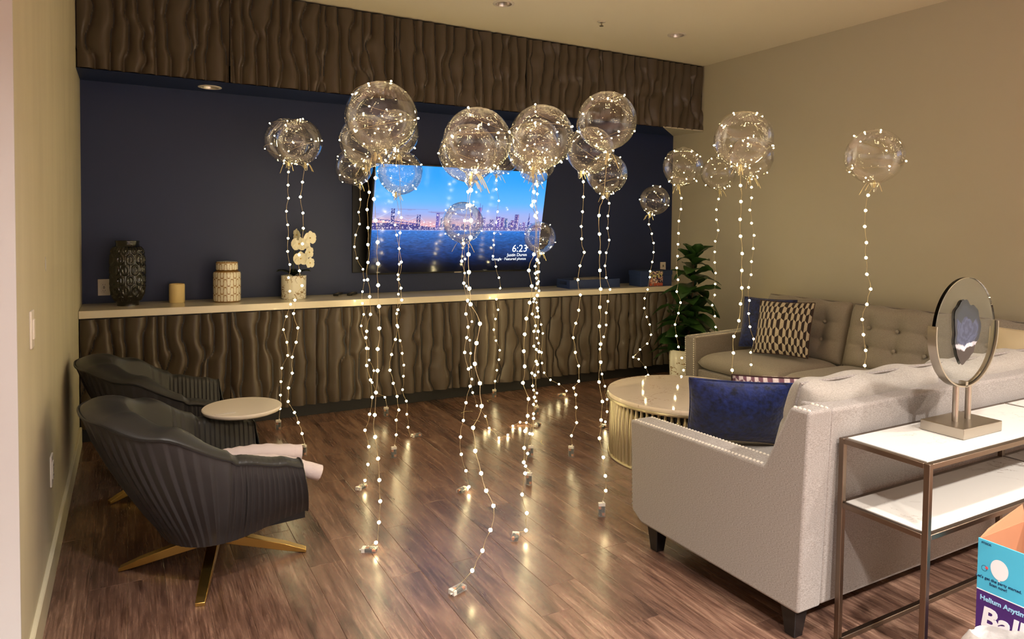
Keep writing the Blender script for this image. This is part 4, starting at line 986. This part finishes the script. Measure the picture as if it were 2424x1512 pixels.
# ------------------------------------------------------------------ balloons with light strings
BALLOONS = [   # bubble centre and radius, tie, bulbs down the string, battery pack on the floor (pixels), pose, depth if the pack is hidden, label
    ((680, 333, 54), (683, 386), [(683,407),(682,438),(683,469),(678,500),(681,532),(682,564),(681,595),(686,626),(683,657),(686,689),(688,720),(678,749),(671,780),(679,810),(681,841),(667,871),(665,903),(664,935),(663,967)],
     (659, 1017), 'S', None, 'clear lit balloon of the left pair, the one nearer the black vase'),
    ((707, 336, 55), (722, 391), [(716,431),(711,466),(717,504),(718,540),(716,577),(708,603),(709,641),(715,676),(698,710),(695,742),(705,776),(701,810),(692,845),(692,883),(683,918),(682,950),(697,976),(706,1000),(715,1026)],
     (719, 1078), 'S', None, 'clear lit balloon of the left pair hanging above the orchid'),
    ((903, 277, 85), (888, 369), [(889,421),(885,471),(889,522),(894,573),(895,624),(895,675),(897,725),(898,777),(894,826),(894,877),(890,929),(887,982),(888,1034),(895,1085),(898,1136),(900,1186),(897,1236),(890,1284)],
     (875, 1305), 'L', None, 'largest clear lit balloon at the top of the cluster by the left of the television'),
    ((869, 334, 64), (866, 398), [(874,455),(869,496),(871,539),(871,579),(871,621),(870,662),(875,702),(877,744),(868,784),(866,799),(868,824),(868,865),(877,899),(881,940),(875,980),(864,1018),(873,1057),(871,1099),(864,1137)],
     (856, 1156), 'L', None, 'clear lit balloon below left of the largest one, overlapping the wall'),
    ((935, 315, 57), (944, 371), [(950,515),(947,551),(945,588),(950,620),(943,661),(949,682),(951,710),(942,733),(940,770),(936,803),(927,839),(923,876),(931,907),(940,938),(944,970),(938,994),(938,1029)],
     (932, 1083), 'S', None, 'clear lit balloon tucked behind the right side of the largest left one'),
    ((838, 396, 44), (852, 440), [(853,472),(849,502),(851,530),(842,556),(839,584),(845,611),(859,637),(862,663),(858,690),(858,718),(861,744),(855,771),(872,825),(874,852),(885,877),(881,905),(890,929),(911,940)],
     (914, 985), 'S', None, 'small clear lit balloon at the far left of the cluster beside the television'),
    ((948, 408, 53), (937, 460), [(944,503),(935,532),(939,556),(945,588),(945,625),(942,650),(943,696),(939,742),(942,774),(947,806),(952,836),(956,864),(955,890),(953,922),(962,949),(963,980),(966,1011)],
     (985, 1033), 'L', None, 'clear lit balloon in front of the upper left corner of the television picture'),
    ((1130, 334, 81), (1115, 417), [(1115,450),(1112,486),(1115,522),(1114,562),(1109,602),(1110,644),(1111,683),(1114,720),(1136,766),(1128,812),(1124,861),(1136,907),(1140,961),(1120,1012),(1125,1067),(1139,1120),(1151,1161),(1168,1197),(1161,1254),(1142,1303),(1118,1350)],
     (1083, 1400), 'L', None, 'large clear lit balloon over the top middle of the television'),
    ((1109, 362, 70), (1113, 430), [(1108,454),(1106,486),(1100,522),(1097,576),(1093,618),(1098,670),(1107,711),(1103,743),(1108,774),(1105,799),(1100,834),(1109,873),(1113,914),(1103,953),(1097,995),(1090,1034),(1092,1075),(1103,1114),(1110,1152)],
     (1095, 1163), 'L', None, 'clear lit balloon nested low inside the large middle one above the screen'),
    ((1186, 369, 45), (1175, 416), [(1175,427),(1175,448),(1181,475),(1178,501),(1175,527),(1170,552),(1169,580),(1167,606),(1174,631),(1181,657),(1184,682),(1175,708),(1179,733),(1173,755),(1169,780),(1174,806),(1183,829),(1181,851),(1176,876),(1172,902)],
     (1170, 941), 'S', None, 'small clear lit balloon peeking out right of the large middle one'),
    ((1096, 526, 49), (1097, 575), [(1101,613),(1100,646),(1104,677),(1107,713),(1117,761),(1112,805),(1114,836),(1115,869),(1117,897),(1119,929),(1129,960),(1149,985),(1158,1013),(1181,1036),(1202,1029),(1214,1008),(1231,999),(1246,1000)],
     (1272, 1008), 'L', None, 'low clear lit balloon in front of the skyline on the television'),
    ((1282, 323, 76), (1262, 402), [(1264,454),(1259,486),(1267,511),(1264,602),(1252,640),(1259,677),(1254,716),(1246,754),(1242,791),(1240,831),(1242,867),(1238,906),(1251,944),(1249,984),(1243,1020),(1241,1060),(1240,1094),(1243,1120),(1236,1170),(1247,1214),(1245,1255)],
     (1220, 1274), 'L', None, 'large clear lit balloon over the upper right corner of the television'),
    ((1271, 335, 55), (1268, 392), [(1272,439),(1272,459),(1271,503),(1271,614),(1267,630),(1267,647),(1270,658),(1269,682),(1265,707),(1260,743),(1268,771),(1264,784),(1264,819),(1270,827),(1269,855),(1259,883),(1261,913),(1263,957),(1263,979),(1254,1026)],
     (1256, 1080), 'S', None, 'clear lit balloon seen inside the large one at the television upper right corner'),
    ((1270, 390, 44), (1272, 436), [(1270,434),(1267,476),(1271,516),(1276,643),(1275,666),(1276,688),(1263,714),(1268,750),(1271,800),(1275,812),(1282,834),(1274,880),(1263,923),(1271,930),(1269,949)],
     (1270, 982), 'S', None, 'small clear lit balloon hanging lowest behind the cluster at the screen right corner'),
    ((1278, 562, 38), (1277, 600), [(1278,599),(1276,622),(1274,644),(1276,688),(1270,716),(1273,736),(1281,768),(1285,789),(1282,834),(1283,859),(1288,882),(1303,899),(1323,909),(1341,925)],
     (1329, 937), 'L', None, 'low small clear lit balloon at the lower right edge of the television'),
    ((1262, 352, 62), (1262, 415), [(1259,486),(1264,476),(1272,616),(1272,644),(1272,671),(1272,699),(1272,729),(1274,750),(1274,784),(1276,832),(1272,862),(1266,888),(1265,940),(1263,990),(1260,1027),(1249,1073),(1244,1103)],
     (1252, 1147), 'S', None, 'clear lit balloon at the left inside the cluster over the screen right corner'),
    ((1436, 286, 70.5), (1438, 369), [(1428,467),(1418,510),(1419,554),(1420,597),(1420,640),(1422,684),(1420,727),(1419,772),(1422,814),(1422,857),(1418,904),(1426,950),(1423,994),(1419,1037),(1428,1082),(1433,1126),(1434,1161)],
     (1424, 1222), 'S', None, 'large clear lit balloon highest to the right of the television'),
    ((1397, 356, 57), (1375, 411), [(1381,430),(1381,466),(1379,501),(1376,536),(1377,565),(1383,597),(1373,629),(1368,662),(1374,698),(1370,734),(1363,765),(1357,799),(1362,834),(1370,866),(1370,902),(1358,918),(1363,934),(1364,964),(1365,1000),(1353,1031)],
     (1352, 1081), 'S', None, 'clear lit balloon below left of the highest one right of the television'),
    ((1436, 411, 49), (1437, 460), [(1442,481),(1439,511),(1438,540),(1442,568),(1435,598),(1432,629),(1435,657),(1444,685),(1439,713),(1435,740),(1435,769),(1429,797),(1420,826),(1425,885),(1432,914),(1437,945),(1437,974),(1433,998)],
     (1427, 1012), 'L', None, 'clear lit balloon hanging just below the highest one right of the television'),
    ((1550, 474, 35), (1538, 510), [(1536,531),(1543,553),(1547,575),(1547,597),(1544,620),(1539,642),(1538,656),(1533,685),(1526,706),(1525,729),(1531,750),(1538,768),(1541,792),(1532,813),(1515,827),(1499,845),(1512,850),(1528,869),(1534,887)],
     None, 'L', 6.3, 'smallest clear lit balloon alone before the navy wall above the photo box'),
    ((1617, 394, 47), (1605, 442), [(1613,469),(1612,495),(1607,523),(1606,552),(1605,578),(1604,606),(1602,634),(1605,662),(1602,690),(1611,716),(1606,741),(1598,768),(1601,795),(1606,821),(1614,847),(1618,876)],
     None, 'L', 5.35, 'clear lit balloon straddling the navy and beige wall corner'),
    ((1701, 409, 41), (1703, 453), [(1701,471),(1696,496),(1696,520),(1700,545),(1693,571),(1692,596),(1692,621),(1694,646),(1693,672),(1692,698),(1686,722),(1692,748),(1694,774)],
     None, 'L', 6.12, 'clear lit balloon above the potted plant'),
    ((1760, 330, 68), (1753, 396), [(1753,439),(1754,477),(1752,519),(1753,559),(1753,559),(1757,600),(1756,640),(1756,681),(1753,719),(1749,759),(1737,796),(1736,835),(1733,876),(1741,911)],
     None, 'L', 3.75, 'large clear lit balloon before the beige wall above the navy cushion'),
    ((1778, 371, 52), (1774, 424), [(1779,443),(1779,468),(1775,497),(1779,528),(1785,557),(1785,557),(1783,588),(1779,619),(1778,650),(1772,680),(1774,711),(1772,742),(1775,773),(1784,802),(1777,834),(1778,863),(1775,892)],
     None, 'L', 4.9, 'clear lit balloon hanging behind and below the large one before the beige wall'),
    ((2070, 370, 66), (2070, 435), [(2055,462),(2049,498),(2047,536),(2051,574),(2050,610),(2052,649),(2061,684),(2052,720),(2041,756),(2044,792),(2049,829),(2047,865)],
     None, 'L', 3.84, 'single clear lit balloon farthest right before the beige wall'),
]
BULB_R = .0080
bm_ = MB(); bm_.lathe([(.02, -1.0), (.8, -.6), (1, 0), (.8, .6), (.02, 1.0)], 7)
bulb_me = bm_.mesh('bulb', True, 80); bulb_me.transform(Matrix.Scale(BULB_R, 4)); bulb_me.materials.append(M['bulb'])
def bubble_mesh(Rb, seed):
    rg = np.random.RandomState(seed); ph = rg.rand(6)*6.28
    def fn(U, V):
        a = U*2*np.pi; th = V*np.pi; c_ = np.cos(th)                       # V 0 bottom .. 1 top
        wr = .010*(np.abs(c_)**3)*np.sin(a*26+ph[0]+3*th)+.006*(np.abs(c_)**5)*np.sin(a*41+ph[1])+.004*np.sin(a*3+ph[2])*np.sin(th*4+ph[3])
        r = Rb*(1+wr); z = -r*c_*.97
        neck = np.clip((.07-V)/.07, 0, 1); z = z-neck**1.6*.045
        return r*np.sin(th)*np.cos(a)+.004*neck*np.cos(a), r*np.sin(th)*np.sin(a)+.004*neck*np.sin(a), z
    return fine_grid(105, 48, fn, name='bubble')
case_me = MB().box(-.0175, .0175, -.0095, .0095, 0, .072).mesh('battery_case'); case_me.materials.append(M['clear'])
cell = MB().cyl((0, 0, .004), (0, 0, .040), .0080, n=10).mesh('battery', True); cell.materials.append(M['batt'])
cell2 = MB().cyl((0, 0, .040), (0, 0, .055), .0080, n=10).mesh('battery_end', True); cell2.materials.append(M['copper'])
cap_me = MB().box(-.017, .017, -.009, .009, .056, .071).cyl((.006, 0, .072), (.006, 0, .082), .004, n=8).mesh('switch_cap'); cap_me.materials.append(M['white'])
for bi, ((cx, cy, rp), tie, pts, batt, pose, dep, label) in enumerate(BALLOONS):
    rg = random.Random(100+bi)
    if batt: base = on_z(batt[0], batt[1], 0); d = depth(base)
    else: d = dep
    def world(px, py):
        p = at_depth(px, py, d)
        if p.z < .012: p = on_z(px, py, .012)
        return p
    P = [world(*q) for q in pts]
    if not batt:
        base = P[-1].copy(); base.z = 0 if bi != 24 else .492
        if bi == 22: base = Vector((P[-1].x, P[-1].y, 0))
    t = thing('light_string_balloon', label, 'balloon', base, 0, 'clear balloons with light strings'); T0 = Vector(base)
    c = at_depth(cx, cy, d); Rb = rp*d/FPX; tp = world(*tie)
    ax = (c-tp); ax.normalize()
    rot = ax.to_track_quat('Z', 'Y').to_matrix().to_4x4()
    bub = link_mesh('bubble', bubble_mesh(Rb, bi), M['bubble'], t); bub.matrix_basis = Matrix.Translation(c-T0) @ rot
    # battery pack
    yaw = rg.uniform(0, math.pi)
    if pose == 'S': mb_ = Matrix.Translation((0, 0, 0)) @ Matrix.Rotation(R(-30)+rg.uniform(-.6, .6), 4, 'Z')
    else: mb_ = Matrix.Translation((0, 0, .0095)) @ Matrix.Rotation(R(rg.choice([15, 40, 160, 200]))+rg.uniform(-.3, .3), 4, 'Z') @ Matrix.Rotation(R(90), 4, 'Y') @ Matrix.Rotation(R(90), 4, 'Z') @ Matrix.Translation((0, 0, -.036))
    pk = link_mesh('battery_pack', case_me, None, t); pk.matrix_basis = mb_
    for sx in (-1, 1):
        q = link_mesh('battery', cell, None, pk); q.location = (sx*.0085, 0, 0); q2 = link_mesh('battery_end', cell2, None, pk); q2.location = (sx*.0085, 0, 0)
        if sx > 0: q.matrix_basis = q2.matrix_basis = Matrix.Translation((.0085, 0, .062)) @ Matrix.Rotation(math.pi, 4, 'X')
    link_mesh('switch_cap', cap_me, None, pk)
    exit_ = T0+(mb_ @ Vector((.006, 0, .082)))
    # wire from pack up to the tie, gently wavy
    path = [exit_-T0]
    low = [p for p in reversed(P)]
    if (low[0]-exit_).length > .25 and not batt: path.append(((low[0]+exit_)/2+Vector((.02, .01, 0)))-T0)
    for i, p in enumerate(low):
        if i:
            m_ = (low[i-1]+p)/2; L_ = (p-low[i-1]).length; path.append(m_+_RX*rg.uniform(-.12, .12)*L_*.6+Vector((0, 0, 0))-T0)
        path.append(p-T0)
    path.append(tp-T0); path = [Vector((p.x, p.y, max(p.z, .004-T0.z))) for p in path]
    wr = MB().tube(spline(path, 4), .0011, 4, False)
    # winding over the bubble
    turns = rg.uniform(1.8, 2.6); n = 44; win = []; ph = rg.uniform(0, 6.28); tiltm = Matrix.Rotation(rg.uniform(-.35, .35), 4, 'X')
    for i in range(n+1):
        q = i/n; th = math.pi*(1-.86*q)-.05 if q < .5 else math.pi*(1-.86*q)-.05
        a = ph+turns*2*math.pi*q+.35*math.sin(q*9+ph); rr = Rb*1.02
        win.append(c-T0+(rot @ tiltm @ Vector((rr*math.sin(th)*math.cos(a), rr*math.sin(th)*math.sin(a), rr*math.cos(th)))))
    wr.tube([tp-T0]+win, .0008, 4, False); wr.build('wire', M['wire'], t, smooth=True)
    for p in P:
        o = link_mesh('bulb', bulb_me, None, t); o.location = p-T0; o.rotation_euler = (rg.random(), rg.random(), 0)
    nb = 12
    for k in range(nb):
        o = link_mesh('bulb', bulb_me, None, t); o.location = win[2+int((n-2)*k/(nb-1))]; o.rotation_euler = (rg.random(), rg.random(), 0); o.scale = (.52, .52, .52)
    # knot and ribbon tails
    MB().lathe([(.004, .018), (.0075, .010), (.006, 0), (.0085, -.012), (.003, -.022)], 10, tp-T0).build('knot', M['ribbon'], t, smooth=True)
    for k in range(3):
        a = rg.uniform(0, 6.28); l = rg.uniform(.05, .12); dx = (_RX*math.cos(a)+_F*math.sin(a)*.5)*l*.8
        rp_ = spline([tp-T0, tp-T0+dx*.5+Vector((0, 0, .006)), tp-T0+dx+Vector((0, 0, -l*.6))], 5); mb = MB(); W_ = _RX*.0018+Vector((0, 0, .0007))
        mb.grid([[p-W_, p+W_] for p in rp_]).build('ribbon', M['ribbon'], t)

# scraps of ribbon on the floor
for k, (px, py, l, a, lb) in enumerate(((1105, 976, .11, 10, 'straight scrap of ribbon on the floor between two hanging strings'), (1128, 997, .055, -40, 'short curled scrap of ribbon on the floor just below the straight one'),
                           (1158, 949, .085, 55, 'scrap of ribbon on the floor below the upright battery pack by the cabinet'), (1284, 1048, .10, 70, 'bent scrap of ribbon on the floor right of the light strings'))):
    p = on_z(px, py, 0); t_ = spline([(-l/2, 0, .002), (-.1*l, .012, .006), (l/2, -.006, .002)], 6); mb = MB().grid([[q+Vector((0, -.003, 0)), q+Vector((0, .003, .001))] for q in t_])
    o = mb.build('ribbon_scrap', M['ribbon'], None); o.location = p; o.rotation_euler = (0, 0, R(a)); tag(o, lb, 'ribbon', 'ribbon scraps on the floor')
